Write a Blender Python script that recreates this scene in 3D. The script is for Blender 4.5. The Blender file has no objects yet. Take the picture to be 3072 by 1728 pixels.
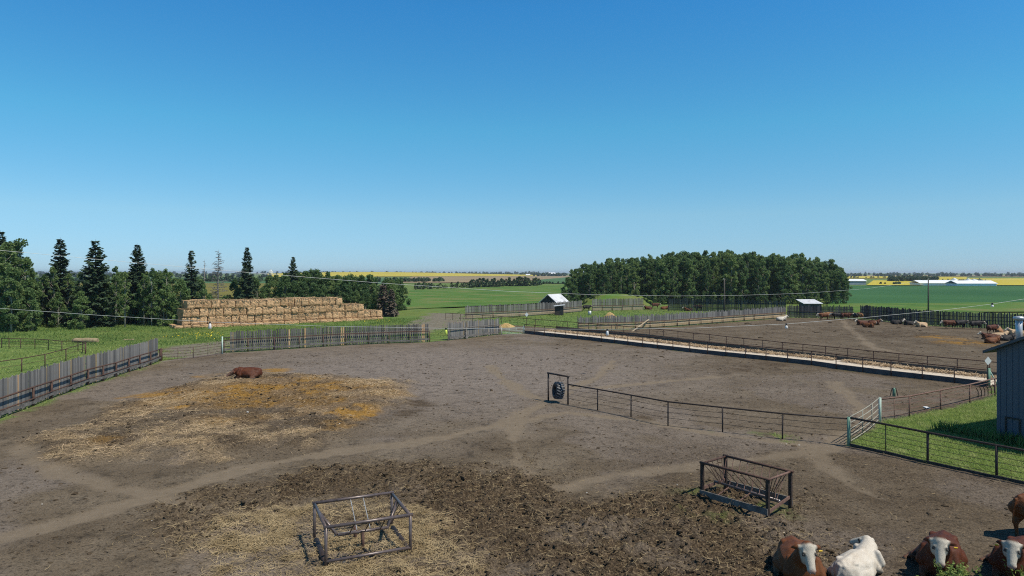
import bpy, bmesh, math, random
import numpy as np
from mathutils import Vector, Matrix, Quaternion

random.seed(7)
R = math.radians
scn = bpy.context.scene
col = scn.collection

# ------------------------------------------------------------------ camera, sky, sun, exposure
F, H, CX, YH = 2048.0, 8.8, 1536.0, 818.0      # focal length in photo pixels, eye height, centre column, horizon row
cam_d = bpy.data.cameras.new('camera')
cam = bpy.data.objects.new('camera', cam_d)
col.objects.link(cam)
cam.location = (0, 0, H)
cam.rotation_euler = (R(90), 0, 0)
cam_d.sensor_width = 36
cam_d.lens = 36 * F / 3072
cam_d.shift_y = -(864 - YH) / 3072
cam_d.clip_start = 0.2
cam_d.clip_end = 30000
scn.camera = cam

SUN_EL = R(58)
SH = Vector((-0.864, 0.503, 0)).normalized()    # the way shadows fall
SDIR = Vector((-SH.x * math.cos(SUN_EL), -SH.y * math.cos(SUN_EL), math.sin(SUN_EL)))
world = bpy.data.worlds.new('World')
scn.world = world
world.use_nodes = True
wn = world.node_tree
bg = wn.nodes['Background']
sky = wn.nodes.new('ShaderNodeTexSky')
sky.sky_type = 'NISHITA'
sky.sun_disc = False
sky.sun_elevation = SUN_EL
sky.sun_rotation = math.atan2(SDIR.x, SDIR.y)
sky.altitude = 2000
sky.air_density = 1.0
sky.dust_density = 0.0
sky.ozone_density = 10.0
# grade the clear sky towards the photograph's deep blue and pale horizon, alike all round; darkened further up to cut blue fill
wtc = wn.nodes.new('ShaderNodeTexCoord'); wz = wn.nodes.new('ShaderNodeSeparateXYZ'); wr = wn.nodes.new('ShaderNodeValToRGB')
wm1 = wn.nodes.new('ShaderNodeMixRGB'); wm1.blend_type = 'MULTIPLY'; wm1.inputs[0].default_value = 1
wm2 = wn.nodes.new('ShaderNodeMixRGB'); wm2.blend_type = 'MULTIPLY'; wm2.inputs[0].default_value = 1; wm2.inputs[2].default_value = (1.2, 1.2, 1.2, 1)
wn.links.new(wtc.outputs['Generated'], wz.inputs[0]); wn.links.new(wz.outputs[2], wr.inputs[0])
grade = [(0.0, (.66, .82, .97)), (.014, (.72, .86, .98)), (.082, (1.08, 1.2, 1.02)), (.204, (.80, 1.55, 1.28)), (.363, (.54, 1.52, 1.58)), (.62, (.44, .92, .95)), (1.0, (.36, .62, .66))]
while len(wr.color_ramp.elements) < len(grade): wr.color_ramp.elements.new(.5)
for e_, (p_, c_) in zip(wr.color_ramp.elements, grade):
    e_.position = p_; e_.color = (*(x * .11 / .15 / 1.2 for x in c_), 1)
wn.links.new(sky.outputs[0], wm1.inputs[1]); wn.links.new(wr.outputs[0], wm1.inputs[2])
wn.links.new(wm1.outputs[0], wm2.inputs[1]); wn.links.new(wm2.outputs[0], bg.inputs[0])
bg.inputs[1].default_value = 0.15
sl = bpy.data.lights.new('sun', 'SUN')
sl.energy = 5.0
sl.angle = R(0.53)
sl.color = (1.0, 0.925, 0.80)
so = bpy.data.objects.new('sun', sl)
col.objects.link(so)
so.rotation_euler = (-SDIR).to_track_quat('-Z', 'Y').to_euler()
so.location = (40, -30, 60)
scn.view_settings.view_transform = 'Standard'
scn.view_settings.look = 'None'
scn.view_settings.exposure = 0.0
scn.view_settings.gamma = 1.0
scn.view_settings.use_curve_mapping = False
scn.render.engine = 'CYCLES'
scn.cycles.use_denoising = False
scn.cycles.filter_width = 1.1
scn.cycles.max_bounces = 6
scn.cycles.transparent_max_bounces = 12
scn.cycles.volume_bounces = 0

# ------------------------------------------------------------------ helpers
def G(px, py, z=0.0):
    """photo pixel of a point at height z -> place in the yard"""
    d = F * (H - z) / (py - YH)
    return Vector(((px - CX) / F * d, d, z))

def tag(o, label=None, cat=None, group=None, kind=None):
    if label: o['label'] = label
    if cat: o['category'] = cat
    if group: o['group'] = group
    if kind: o['kind'] = kind
    return o

ORI = {}
def thing(name, label, cat, loc=(0, 0, 0), rz=0.0, group=None):
    o = bpy.data.objects.new(name, None)
    o.empty_display_size = 0.3
    col.objects.link(o)
    o.location = loc
    o.rotation_euler = (0, 0, rz)
    ORI[o] = Vector(loc)
    return tag(o, label, cat, group)

def link(name, me, mt=None, parent=None, loc=None, rz=0.0, scale=None):
    o = bpy.data.objects.new(name, me)
    col.objects.link(o)
    if mt is not None and len(me.materials) == 0:
        me.materials.append(mt)
    if parent is not None:
        o.parent = parent
        ORI[o] = ORI.get(parent, Vector((0, 0, 0)))
    if loc is not None:
        l = Vector(loc)
        o.location = l - ORI[parent] if parent is not None else l
    if rz: o.rotation_euler = (0, 0, rz)
    if scale is not None: o.scale = scale
    return o

def copy_tree(o, parent=None):
    c = o.copy()
    col.objects.link(c)
    if parent is not None: c.parent = parent
    for ch in o.children:
        copy_tree(ch, c)
    return c

def np_mesh(name, v, f, smooth=False):
    v = np.asarray(v, dtype=np.float32)
    f = np.asarray(f, dtype=np.int32)
    k = f.shape[1]
    me = bpy.data.meshes.new(name)
    me.vertices.add(len(v)); me.vertices.foreach_set('co', v.ravel())
    me.loops.add(f.size); me.loops.foreach_set('vertex_index', f.ravel())
    me.polygons.add(len(f))
    me.polygons.foreach_set('loop_start', np.arange(0, f.size, k, dtype=np.int32))
    me.update(calc_edges=True)
    me.polygons.foreach_set('use_smooth', np.full(len(f), smooth))
    return me

class MB:
    """collects boxes, bars and sheets; build() links them as ONE mesh"""
    def __init__(s): s.v = []; s.f = []
    def add(s, vs, fs):
        n = len(s.v); s.v += [tuple(v) for v in vs]; s.f += [tuple(i + n for i in f) for f in fs]; return s
    def box(s, c, size, rz=0.0, rot=None):
        sx, sy, sz = (a / 2 for a in size)
        m = rot if rot is not None else Matrix.Rotation(rz, 3, 'Z')
        c = Vector(c)
        vs = [c + m @ Vector((x * sx, y * sy, z * sz)) for x in (-1, 1) for y in (-1, 1) for z in (-1, 1)]
        return s.add(vs, [(0, 1, 3, 2), (4, 6, 7, 5), (0, 4, 5, 1), (2, 3, 7, 6), (0, 2, 6, 4), (1, 5, 7, 3)])
    def beam(s, a, b, w, h, up=Vector((0, 0, 1))):
        """rectangular timber from a to b"""
        a, b = Vector(a), Vector(b); x = (b - a); L = x.length; x.normalize()
        y = up.cross(x)
        if y.length < 1e-4: y = Vector((0, 1, 0)).cross(x)
        y.normalize(); z = x.cross(y)
        m = Matrix((x, y, z)).transposed()
        return s.box((a + b) / 2, (L, w, h), rot=m)
    def tube(s, pts, r, n=7, caps=True):
        pts = [Vector(p) for p in pts]
        rs = r if isinstance(r, (list, tuple)) else [r] * len(pts)
        rings = []
        ref = None
        for i, p in enumerate(pts):
            t = (pts[min(i + 1, len(pts) - 1)] - pts[max(i - 1, 0)]).normalized()
            if ref is None or abs(ref.dot(t)) > .95:
                ref = Vector((0, 0, 1)) if abs(t.z) < .9 else Vector((1, 0, 0))
            u = ref.cross(t).normalized(); w = t.cross(u); ref = w
            rings.append([p + (u * math.cos(k * math.tau / n) + w * math.sin(k * math.tau / n)) * rs[i] for k in range(n)])
        vs = [q for g in rings for q in g]; fs = []
        for i in range(len(pts) - 1):
            for k in range(n):
                k2 = (k + 1) % n
                fs.append((i * n + k, i * n + k2, (i + 1) * n + k2, (i + 1) * n + k))
        if caps:
            fs.append(tuple(range(n - 1, -1, -1))); fs.append(tuple((len(pts) - 1) * n + k for k in range(n)))
        return s.add(vs, fs)
    def mesh(s, name, mt=None, smooth=False, o=Vector((0, 0, 0))):
        me = bpy.data.meshes.new(name)
        me.from_pydata([(v[0] - o.x, v[1] - o.y, v[2] - o.z) for v in s.v], [], s.f)
        me.update()
        if smooth: me.polygons.foreach_set('use_smooth', [len(p.vertices) == 4 for p in me.polygons])
        if mt: me.materials.append(mt)
        return me
    def build(s, name, mt, parent=None, smooth=False):
        o = ORI.get(parent, Vector((0, 0, 0))) if parent is not None else Vector((0, 0, 0))
        return link(name, s.mesh(name, mt, smooth, o), None, parent)

ORD = ['first', 'second', 'third', 'fourth', 'fifth', 'sixth', 'seventh', 'eighth', 'ninth', 'tenth', 'eleventh', 'twelfth', 'thirteenth',
       'fourteenth', 'fifteenth', 'sixteenth', 'seventeenth', 'eighteenth', 'nineteenth']
TENS = {2: ('twentieth', 'twenty'), 3: ('thirtieth', 'thirty'), 4: ('fortieth', 'forty'), 5: ('fiftieth', 'fifty'), 6: ('sixtieth', 'sixty'), 7: ('seventieth', 'seventy'), 8: ('eightieth', 'eighty'), 9: ('ninetieth', 'ninety')}
def nth(k):
    k += 1
    if k < 20: return ORD[k - 1]
    if k >= 100: return 'hundred-and-' + nth(k - 101) if k > 100 else 'hundredth'
    t, u = divmod(k, 10)
    return TENS[t][0] if u == 0 else TENS[t][1] + '-' + ORD[u - 1]

# value noise on arrays
_T = {}
def vnoise(x, y, seed):
    if seed not in _T: _T[seed] = np.random.default_rng(seed).random((256, 256)).astype(np.float32)
    t = _T[seed]
    xf = np.floor(x); yf = np.floor(y)
    xi = xf.astype(np.int64) & 255; yi = yf.astype(np.int64) & 255
    u = x - xf; v = y - yf
    u = u * u * (3 - 2 * u); v = v * v * (3 - 2 * v)
    x1 = (xi + 1) & 255; y1 = (yi + 1) & 255
    return (t[xi, yi] * (1 - u) + t[x1, yi] * u) * (1 - v) + (t[xi, y1] * (1 - u) + t[x1, y1] * u) * v
def fbm(x, y, size, octs=4, seed=1, rough=.5):
    x = x / size; y = y / size; a = 1; s = 0; n = 0
    for k in range(octs):
        s = s + a * vnoise(x + 17.3 * k, y - 9.1 * k, seed + k); n += a; a *= rough
        x, y = (x * 1.66 + y * 1.18), (y * 1.66 - x * 1.18)
    return s / n
def sstep(a, b, x):
    t = np.clip((x - a) / (b - a), 0, 1); return t * t * (3 - 2 * t)
def poly_sd(poly, x, y):
    """signed distance to a polygon, positive inside"""
    best = np.full(x.shape, 1e9); inside = np.zeros(x.shape, bool)
    n = len(poly)
    for i in range(n):
        ax, ay = poly[i][0], poly[i][1]; bx, by = poly[(i + 1) % n][0], poly[(i + 1) % n][1]
        ex, ey = bx - ax, by - ay
        t = np.clip(((x - ax) * ex + (y - ay) * ey) / (ex * ex + ey * ey + 1e-9), 0, 1)
        best = np.minimum(best, np.hypot(x - ax - t * ex, y - ay - t * ey))
        if ay != by:
            c = ((ay > y) != (by > y)) & (x < (bx - ax) * (y - ay) / (by - ay) + ax)
            inside ^= c
    return np.where(inside, best, -best)
def line_d(pts, x, y):
    best = np.full(x.shape, 1e9)
    for (ax, ay, *_), (bx, by, *_) in zip(pts[:-1], pts[1:]):
        ex, ey = bx - ax, by - ay
        t = np.clip(((x - ax) * ex + (y - ay) * ey) / (ex * ex + ey * ey + 1e-9), 0, 1)
        best = np.minimum(best, np.hypot(x - ax - t * ex, y - ay - t * ey))
    return best

# ------------------------------------------------------------------ materials
class NT:
    def __init__(s, name, rough=.9, spec=.2):
        s.m = bpy.data.materials.new(name); s.m.use_nodes = True
        s.t = s.m.node_tree; s.b = s.t.nodes['Principled BSDF']
        s.b.inputs['Roughness'].default_value = rough
        s.b.inputs['Specular IOR Level'].default_value = spec
        s.tc = None
    def n(s, typ, **kw):
        d = s.t.nodes.new('ShaderNode' + typ)
        for k, v in kw.items(): setattr(d, k, v)
        return d
    def l(s, a, b): s.t.links.new(a, b)
    def coord(s, which='Object', scale=None):
        if s.tc is None: s.tc = s.n('TexCoord')
        o = s.tc.outputs[which]
        if scale is not None:
            m = s.n('Mapping'); m.inputs['Scale'].default_value = scale; s.l(o, m.inputs[0]); o = m.outputs[0]
        return o
    def noise(s, scale, detail=4, rough=.55, vec=None, dist=0.0):
        d = s.n('TexNoise'); d.inputs['Scale'].default_value = scale; d.inputs['Detail'].default_value = detail
        d.inputs['Roughness'].default_value = rough; d.inputs['Distortion'].default_value = dist
        s.l(vec if vec is not None else s.coord(), d.inputs['Vector']); return d.outputs['Fac']
    def ramp(s, fac, stops):
        d = s.n('ValToRGB'); e = d.color_ramp.elements
        while len(e) < len(stops): e.new(0.5)
        for q, (p, c) in zip(e, stops):
            q.position = p; q.color = (c if len(c) == 4 else (*c, 1)) if isinstance(c, tuple) else (c, c, c, 1)
        s.l(fac, d.inputs[0]); return d.outputs[0]
    def mix(s, fac, a, b, mode='MIX'):
        d = s.n('MixRGB', blend_type=mode)
        for i, x in ((0, fac), (1, a), (2, b)):
            if isinstance(x, (int, float)): d.inputs[i].default_value = x if i == 0 else (x, x, x, 1)
            elif isinstance(x, tuple): d.inputs[i].default_value = (*x, 1)
            else: s.l(x, d.inputs[i])
        return d.outputs[0]
    def math(s, op, a, b=None, clamp=False):
        d = s.n('Math', operation=op, use_clamp=clamp)
        for i, x in ((0, a), (1, b)):
            if x is None: continue
            if isinstance(x, (int, float)): d.inputs[i].default_value = x
            else: s.l(x, d.inputs[i])
        return d.outputs[0]
    def attr(s, name):
        d = s.n('Attribute'); d.attribute_name = name
        q = s.n('SeparateColor'); s.l(d.outputs['Color'], q.inputs[0]); return q.outputs
    def rnd(s): return s.n('ObjectInfo').outputs['Random']
    def bump(s, h, strength=.4, dist=.02):
        d = s.n('Bump'); d.inputs['Strength'].default_value = strength; d.inputs['Distance'].default_value = dist
        s.l(h, d.inputs['Height']); s.l(d.outputs[0], s.b.inputs['Normal'])
    def color(s, c):
        if isinstance(c, tuple): s.b.inputs['Base Color'].default_value = (*c, 1)
        else: s.l(c, s.b.inputs['Base Color'])
        return s
    def translucent(s, c, amount=.35):
        tr = s.n('BsdfTranslucent')
        if isinstance(c, tuple): tr.inputs[0].default_value = (*c, 1)
        else: s.l(c, tr.inputs[0])
        mx = s.n('MixShader'); mx.inputs[0].default_value = amount
        s.l(s.b.outputs[0], mx.inputs[1]); s.l(tr.outputs[0], mx.inputs[2])
        s.l(mx.outputs[0], s.t.nodes['Material Output'].inputs['Surface'])

M = {}
def grass_colour(t):
    """shared by the yard and the pasture beyond it"""
    a = t.noise(.035, 3, .6); b = t.noise(.35, 4, .6); c = t.noise(4.0, 3, .7)
    g = t.ramp(b, [(.25, (.075, .125, .028)), (.5, (.12, .19, .045)), (.75, (.185, .235, .07))])
    g = t.mix(t.ramp(a, [(.42, 0.0), (.68, .75)]), g, (.14, .165, .042))
    d = t.noise(.11, 5, .65)
    g = t.mix(t.ramp(d, [(.56, 0.0), (.72, .7)]), g, (.135, .125, .05))
    return t.mix(.55, g, t.ramp(c, [(.2, .35), (.8, 1.35)]), 'MULTIPLY')

def ground_material():
    t = NT('yard_ground', .95, .12)
    m1 = t.attr('m1'); m2 = t.attr('m2')
    grass = grass_colour(t)
    n1 = t.noise(.25, 5, .6); n2 = t.noise(2.2, 5, .65); n3 = t.noise(14.0, 4, .75); n4 = t.noise(45, 2, .7)
    n0 = t.noise(.9, 6, .7); n5 = t.noise(5.5, 4, .7)
    dirt = t.ramp(n1, [(.3, (.092, .070, .046)), (.5, (.124, .097, .066)), (.7, (.16, .129, .092))])
    grey = t.ramp(n2, [(.3, (.148, .124, .106)), (.7, (.228, .194, .168))])
    dirt = t.mix(m2[1], dirt, grey)
    # trampled specks and clods
    sp = t.ramp(n3, [(.32, .25), (.46, .95), (.72, 1.4)])
    dirt = t.mix(.9, dirt, sp, 'MULTIPLY')
    sp2 = t.ramp(n0, [(.34, .48), (.46, 1.0), (.7, 1.12)])
    dirt = t.mix(.75, dirt, sp2, 'MULTIPLY')
    sp3 = t.ramp(n5, [(.33, .25), (.44, 1.0), (.75, 1.15)])
    dirt = t.mix(.9, dirt, sp3, 'MULTIPLY')
    man = t.ramp(n3, [(.32, (.018, .012, .008)), (.52, (.07, .05, .031)), (.72, (.22, .165, .10))])
    man = t.mix(.9, man, t.ramp(n5, [(.3, .4), (.5, 1.0), (.72, 1.5)]), 'MULTIPLY')
    dirt = t.mix(m1[2], dirt, man)
    trail = t.ramp(n2, [(.3, (.172, .136, .094)), (.7, (.21, .168, .12))])
    dirt = t.mix(m2[2], dirt, trail)
    st = t.ramp(n3, [(.28, (.085, .058, .032)), (.5, (.31, .225, .13)), (.72, (.52, .40, .265))])
    st = t.mix(.7, st, t.ramp(n5, [(.3, .45), (.5, 1.0), (.72, 1.3)]), 'MULTIPLY')
    fine = t.ramp(n4, [(.3, .45), (.7, 1.25)])
    st = t.mix(.8, st, fine, 'MULTIPLY')
    dirt = t.mix(m1[1], dirt, st)
    orr = t.ramp(n3, [(.28, (.06, .032, .009)), (.5, (.27, .145, .026)), (.75, (.46, .27, .06))])
    orr = t.mix(.8, orr, t.ramp(n5, [(.3, .4), (.5, 1.0), (.72, 1.3)]), 'MULTIPLY')
    dirt = t.mix(m2[0], dirt, orr)
    c = t.mix(m1[0], grass, dirt)
    t.color(c)
    hgt = t.math('ADD', t.math('MULTIPLY', n3, 1.0), t.math('MULTIPLY', n4, .4))
    t.bump(hgt, .9, .05)
    return t.m
M['ground'] = ground_material()

def simple(name, c0, c1, scale=6, rough=.85, spec=.25, detail=4, bump=0.0, metal=0.0, bd=.01, stretch=None, rnd=0.0, c2=None):
    t = NT(name, rough, spec)
    vec = t.coord('Object', stretch) if stretch else t.coord()
    n = t.noise(scale, detail, .6, vec)
    stops = [(.3, c0), (.7, c1)] if c2 is None else [(.25, c0), (.5, c1), (.75, c2)]
    c = t.ramp(n, stops)
    if rnd:
        c = t.mix(1.0, c, t.ramp(t.rnd(), [(0, 1 - rnd), (1, 1 + rnd)]), 'MULTIPLY')
    t.color(c); t.b.inputs['Metallic'].default_value = metal
    if bump: t.bump(n, bump, bd)
    return t.m

def board_material(name, stops, stain=None, island=False):
    t = NT(name, .9, .15)
    rc = t.ramp(t.n('NewGeometry').outputs['Random Per Island'] if island else t.rnd(), stops)
    g = t.noise(3.0, 5, .7, t.coord('Object', (14, 14, 1.0)))
    c = t.mix(.75, rc, t.ramp(g, [(.25, .45), (.5, .95), (.78, 1.35)]), 'MULTIPLY')
    if stain:                    # boards rubbed and splashed by the cattle, up to the rail
        z = t.n('SeparateXYZ'); t.l(t.coord('Object'), z.inputs[0])
        e = t.math('ADD', z.outputs[2], t.math('MULTIPLY', t.noise(2.0, 3), .35))
        k = t.ramp(t.math('MULTIPLY', e, .4), [(.44, 1.0), (.58, 0.0)])
        s2 = t.mix(.8, stain, t.ramp(g, [(.25, .5), (.5, .95), (.78, 1.3)]), 'MULTIPLY')
        c = t.mix(k, c, s2)
    t.color(c); t.bump(g, .5, .006)
    return t.m
M['board_grey'] = board_material('weathered_boards', [(0, (.10, .099, .098)), (.3, (.16, .157, .152)), (.6, (.205, .198, .186)), (.88, (.25, .238, .22)), (.97, (.25, .2, .13)), (1, (.32, .24, .13))])
M['board_mid'] = board_material('weathered_boards_mid', [(0, (.06, .058, .06)), (.4, (.1, .098, .098)), (.75, (.145, .14, .134)), (.95, (.18, .168, .15)), (1, (.24, .17, .11))], stain=None)
M['board_new'] = board_material('fresh_boards', [(0, (.42, .27, .15)), (1, (.5, .34, .2))])
M['board_tan'] = board_material('rubbed_boards', [(0, (.09, .088, .09)), (.5, (.16, .157, .155)), (1, (.24, .23, .22))], stain=(.40, .30, .185))
M['board_far'] = board_material('far_boards', [(0, (.06, .058, .056)), (.5, (.15, .145, .138)), (1, (.27, .26, .245))], stain=(.33, .265, .20), island=True)
M['board_dark'] = board_material('dark_boards', [(0, (.022, .023, .026)), (.6, (.06, .06, .062)), (1, (.13, .128, .125))], island=True)
M['rust'] = simple('rusty_pipe', (.03, .018, .014), (.075, .042, .032), 9, .75, .3, bump=.2, bd=.003, c2=(.12, .068, .048))
M['rust_light'] = simple('rusty_rail', (.10, .055, .042), (.2, .125, .098), 7, .7, .3)
M['pipe_dark'] = simple('dark_pipe', (.018, .013, .011), (.045, .03, .025), 8, .6, .4)
M['feeder_pipe'] = simple('feeder_pipe', (.06, .046, .043), (.125, .1, .095), 6, .38, .55, metal=.25, c2=(.085, .055, .045))
M['timber'] = simple('old_timber', (.08, .075, .072), (.2, .19, .175), 3, .9, .15, stretch=(1, 1, 1), bump=.3, detail=6)
M['timber_pale'] = simple('pale_timber', (.3, .24, .16), (.5, .42, .3), 4, .85, .2)
M['galv'] = simple('galvanised', (.42, .44, .45), (.62, .64, .65), 4, .4, .5, metal=.55)
M['gate_green'] = simple('faded_green_paint', (.28, .42, .36), (.5, .6, .54), 6, .6, .4)
M['gate_white'] = simple('faded_white_paint', (.22, .21, .17), (.38, .37, .31), 5, .65, .35)
M['green_post'] = simple('green_paint', (.07, .17, .12), (.16, .3, .22), 5, .6, .4)
M['concrete'] = simple('concrete', (.34, .285, .215), (.56, .485, .385), 1.2, .9, .2, detail=7, c2=(.48, .41, .32))
M['bunk'] = simple('bunk_wall', (.055, .055, .06), (.1, .1, .105), 2, .85, .2)
M['straw'] = simple('straw_strand', (.20, .145, .07), (.40, .31, .175), .9, .7, .25)
M['straw_pale'] = simple('pale_straw', (.36, .25, .14), (.58, .44, .28), .7, .7, .25)
M['bunk_brown'] = simple('bunk_reflected_light', (.13, .095, .068), (.22, .165, .12), 2, .9, .15)  # brown raised to carry reflected light in the colour
M['straw_brown'] = simple('trodden_straw', (.13, .088, .04), (.30, .215, .11), .7, .75, .2)
M['straw_gold'] = simple('golden_straw', (.28, .18, .065), (.5, .36, .16), 3, .8, .2, bump=.5, bd=.03)
M['clod'] = simple('manure_clod', (.03, .021, .013), (.10, .074, .047), 3, .95, .15)
M['stone'] = simple('pale_stone', (.4, .38, .34), (.62, .6, .55), 3, .8, .2)
M['white'] = simple('white_plastic', (.68, .69, .68), (.8, .8, .78), 5, .5, .4)
M['yellow'] = simple('yellow_plastic', (.55, .68, .08), (.72, .8, .16), 5, .5, .4)
M['tagyellow'] = simple('yellow_tag', (.75, .5, .03), (.85, .6, .06), 5, .5, .4)
M['black'] = simple('black_rubber', (.012, .012, .013), (.028, .028, .03), 6, .55, .45, bump=.2)
M['lug'] = simple('dusty_rubber', (.06, .065, .075), (.13, .14, .155), 6, .5, .5)
M['wire'] = simple('power_wire', (.55, .57, .55), (.7, .72, .68), 2, .5, .5)
M['pole'] = simple('pole_wood', (.05, .045, .04), (.11, .1, .09), 4, .9, .15)
M['roof_metal'] = simple('sheet_roof', (.36, .35, .34), (.62, .63, .65), .9, .5, .45, metal=.1, detail=7, c2=(.70, .72, .74))
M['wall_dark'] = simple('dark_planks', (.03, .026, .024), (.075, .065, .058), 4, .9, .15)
M['wall_teal'] = simple('dark_teal_planks', (.03, .045, .05), (.06, .085, .09), 4, .9, .15)
M['barn_white'] = simple('white_metal_barn', (.72, .74, .76), (.82, .84, .86), .5, .5, .4)
M['barn_blue'] = simple('grey_blue_metal', (.2, .25, .3), (.3, .35, .4), .5, .6, .4)
M['hoof'] = simple('weed_leaf', (.035, .1, .012), (.1, .2, .035), 2, .8, .2)
M['flower'] = simple('yellow_flower', (.75, .55, .02), (.85, .68, .05), 2, .8, .2)
def shed_wall():
    t = NT('shed_sheet', .5, .45)
    w = t.n('TexWave', wave_type='BANDS', bands_direction='X'); w.inputs['Scale'].default_value = 3.2; w.inputs['Distortion'].default_value = 0
    t.l(t.coord('UV'), w.inputs[0])
    n = t.noise(.7, 5)
    t.color(t.mix(n, (.06, .083, .12), (.08, .107, .148)))
    return t.m
M['shed'] = shed_wall()
M['shed_roof'] = simple('shed_roof', (.05, .06, .075), (.09, .1, .12), 2, .55, .4)

def leaf_material(name, c0, c1, c2, var=.3, tl=.3):
    t = NT(name, .65, .25)
    n = t.noise(1.3, 3, .7)
    c = t.ramp(n, [(.3, c0), (.5, c1), (.72, c2)])
    c = t.mix(1.0, c, t.ramp(t.rnd(), [(0, (1 - var, 1 - var * .75, 1 - var * .6)), (.55, (1, 1, 1)), (1, (1 + var, 1 + var * .55, 1 + var * .5))]), 'MULTIPLY')
    t.color(c); t.translucent(c, tl)
    return t.m
M['aspen'] = leaf_material('aspen_leaf', (.085, .15, .048), (.15, .235, .08), (.24, .32, .125), .36, .45)
M['aspen_dark'] = leaf_material('dark_leaf', (.066, .125, .042), (.115, .19, .066), (.185, .265, .105), .36, .45)
M['spruce'] = leaf_material('spruce_needle', (.026, .05, .027), (.048, .084, .042), (.085, .13, .062), .25, .25)
M['dead_needle'] = leaf_material('dead_needle', (.075, .06, .045), (.13, .105, .08), (.18, .15, .12), .2, .1)
M['far_leaf'] = leaf_material('far_leaf', (.034, .064, .028), (.054, .094, .038), (.08, .125, .05), .25, .3)
M['bark'] = simple('aspen_bark', (.16, .15, .12), (.36, .34, .28), 3, .9, .15)
M['bark_dark'] = simple('spruce_bark', (.04, .032, .026), (.09, .075, .06), 5, .9, .15)
M['bark_grey'] = simple('dead_bark', (.13, .12, .11), (.26, .245, .23), 5, .9, .15)
M['grass'] = leaf_material('grass_blade', (.19, .28, .07), (.28, .37, .10), (.40, .43, .18), .1, .45)
M['grass_tall'] = leaf_material('tall_grass', (.09, .18, .04), (.145, .235, .058), (.24, .29, .095), .1, .4)

def bale_material():
    t = NT('straw_bale', .9, .15)
    g = t.noise(2.2, 6, .7, t.coord('Object', (1.5, 1.5, 7.5)))
    f = t.noise(26, 3, .8, t.coord('Object', (1, 1, 2.5)))
    c = t.ramp(g, [(.30, (.24, .15, .08)), (.42, (.48, .32, .185)), (.7, (.68, .50, .33))])
    zz = t.n('SeparateXYZ'); t.l(t.coord('Object'), zz.inputs[0])       # pressed flakes lie in layers
    lay_ = t.math('SINE', t.math('ADD', t.math('MULTIPLY', zz.outputs[2], 30.0), t.math('ADD', t.math('MULTIPLY', t.noise(2.5, 3), 7.0), t.math('MULTIPLY', t.rnd(), 6.0))))
    lay_ = t.ramp(t.math('ADD', t.math('MULTIPLY', lay_, .5), .5), [(.05, .38), (.35, .95), (1.0, 1.2)])
    c = t.mix(.8, c, lay_, 'MULTIPLY')
    c = t.mix(.6, c, t.ramp(f, [(.3, .55), (.7, 1.25)]), 'MULTIPLY')
    c = t.mix(1.0, c, t.ramp(t.rnd(), [(0, (.86, .78, .68)), (.5, (1.04, .97, .88)), (1, (1.2, 1.12, 1.02))]), 'MULTIPLY')
    nz = t.n('SeparateXYZ'); t.l(t.n('NewGeometry').outputs['True Normal'], nz.inputs[0])      # rain-greyed tops
    c = t.mix(t.math('MULTIPLY', t.ramp(nz.outputs[2], [(.35, 0.0), (.8, 1.0)]), t.ramp(f, [(.3, .2), (.7, .7)])), c, (.22, .155, .09))
    t.color(c); t.bump(t.math('ADD', g, t.math('MULTIPLY', f, .5)), .9, .05)
    return t.m
M['bale'] = bale_material()
M['bale_old'] = simple('weathered_bale', (.20, .155, .09), (.36, .29, .18), 4, .9, .15, bump=.6, bd=.04)

def hide_material(name, base, shade, white=(.52, .47, .385)):
    """cattle hide; colour attribute: R pale patches, G pink muzzle, B dark hooves and eye patches"""
    t = NT(name, .62, .25)
    a = t.attr('hide')
    n = t.noise(2.2, 4, .6); f = t.noise(38, 3, .7, t.coord('Object', (1, 2, 1)))
    c = t.mix(t.ramp(n, [(.35, 0.0), (.7, 1.0)]), base, shade)
    w = t.mix(n, white, tuple(x * .8 for x in white))
    c = t.mix(a[0], c, w)
    c = t.mix(a[1], c, (.42, .24, .19))
    c = t.mix(a[2], c, (.018, .015, .014))
    z_ = t.n('SeparateXYZ'); t.l(t.coord(), z_.inputs[0]); k_ = t.noise(5.5, 5, .7)
    mud = t.math('MULTIPLY', t.ramp(t.math('ADD', z_.outputs[2], t.math('MULTIPLY', k_, .5)), [(.28, 1.0), (.62, 0.0)]), t.ramp(k_, [(.4, .25), (.6, .95)]))
    c = t.mix(mud, c, (.085, .064, .042))
    c = t.mix(t.math('MULTIPLY', t.ramp(k_, [(.55, 0.0), (.75, .2)]), 1.0), c, (.17, .125, .08))
    c = t.mix(.6, c, t.ramp(f, [(.3, .55), (.7, 1.35)]), 'MULTIPLY')
    t.color(c); t.bump(f, .6, .015)
    return t.m
HIDE = {
    'red': hide_material('red_brown_hide', (.095, .026, .009), (.05, .014, .006)),
    'rust': hide_material('bright_red_hide', (.15, .052, .014), (.085, .027, .009)),
    'black': hide_material('black_hide', (.012, .011, .012), (.022, .019, .018)),
    'cream': hide_material('cream_hide', (.5, .36, .22), (.42, .28, .16)),
    'tan': hide_material('tan_hide', (.32, .17, .075), (.24, .12, .05)),
    'white': hide_material('white_hide', (.60, .55, .47), (.5, .43, .34)),
}

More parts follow.
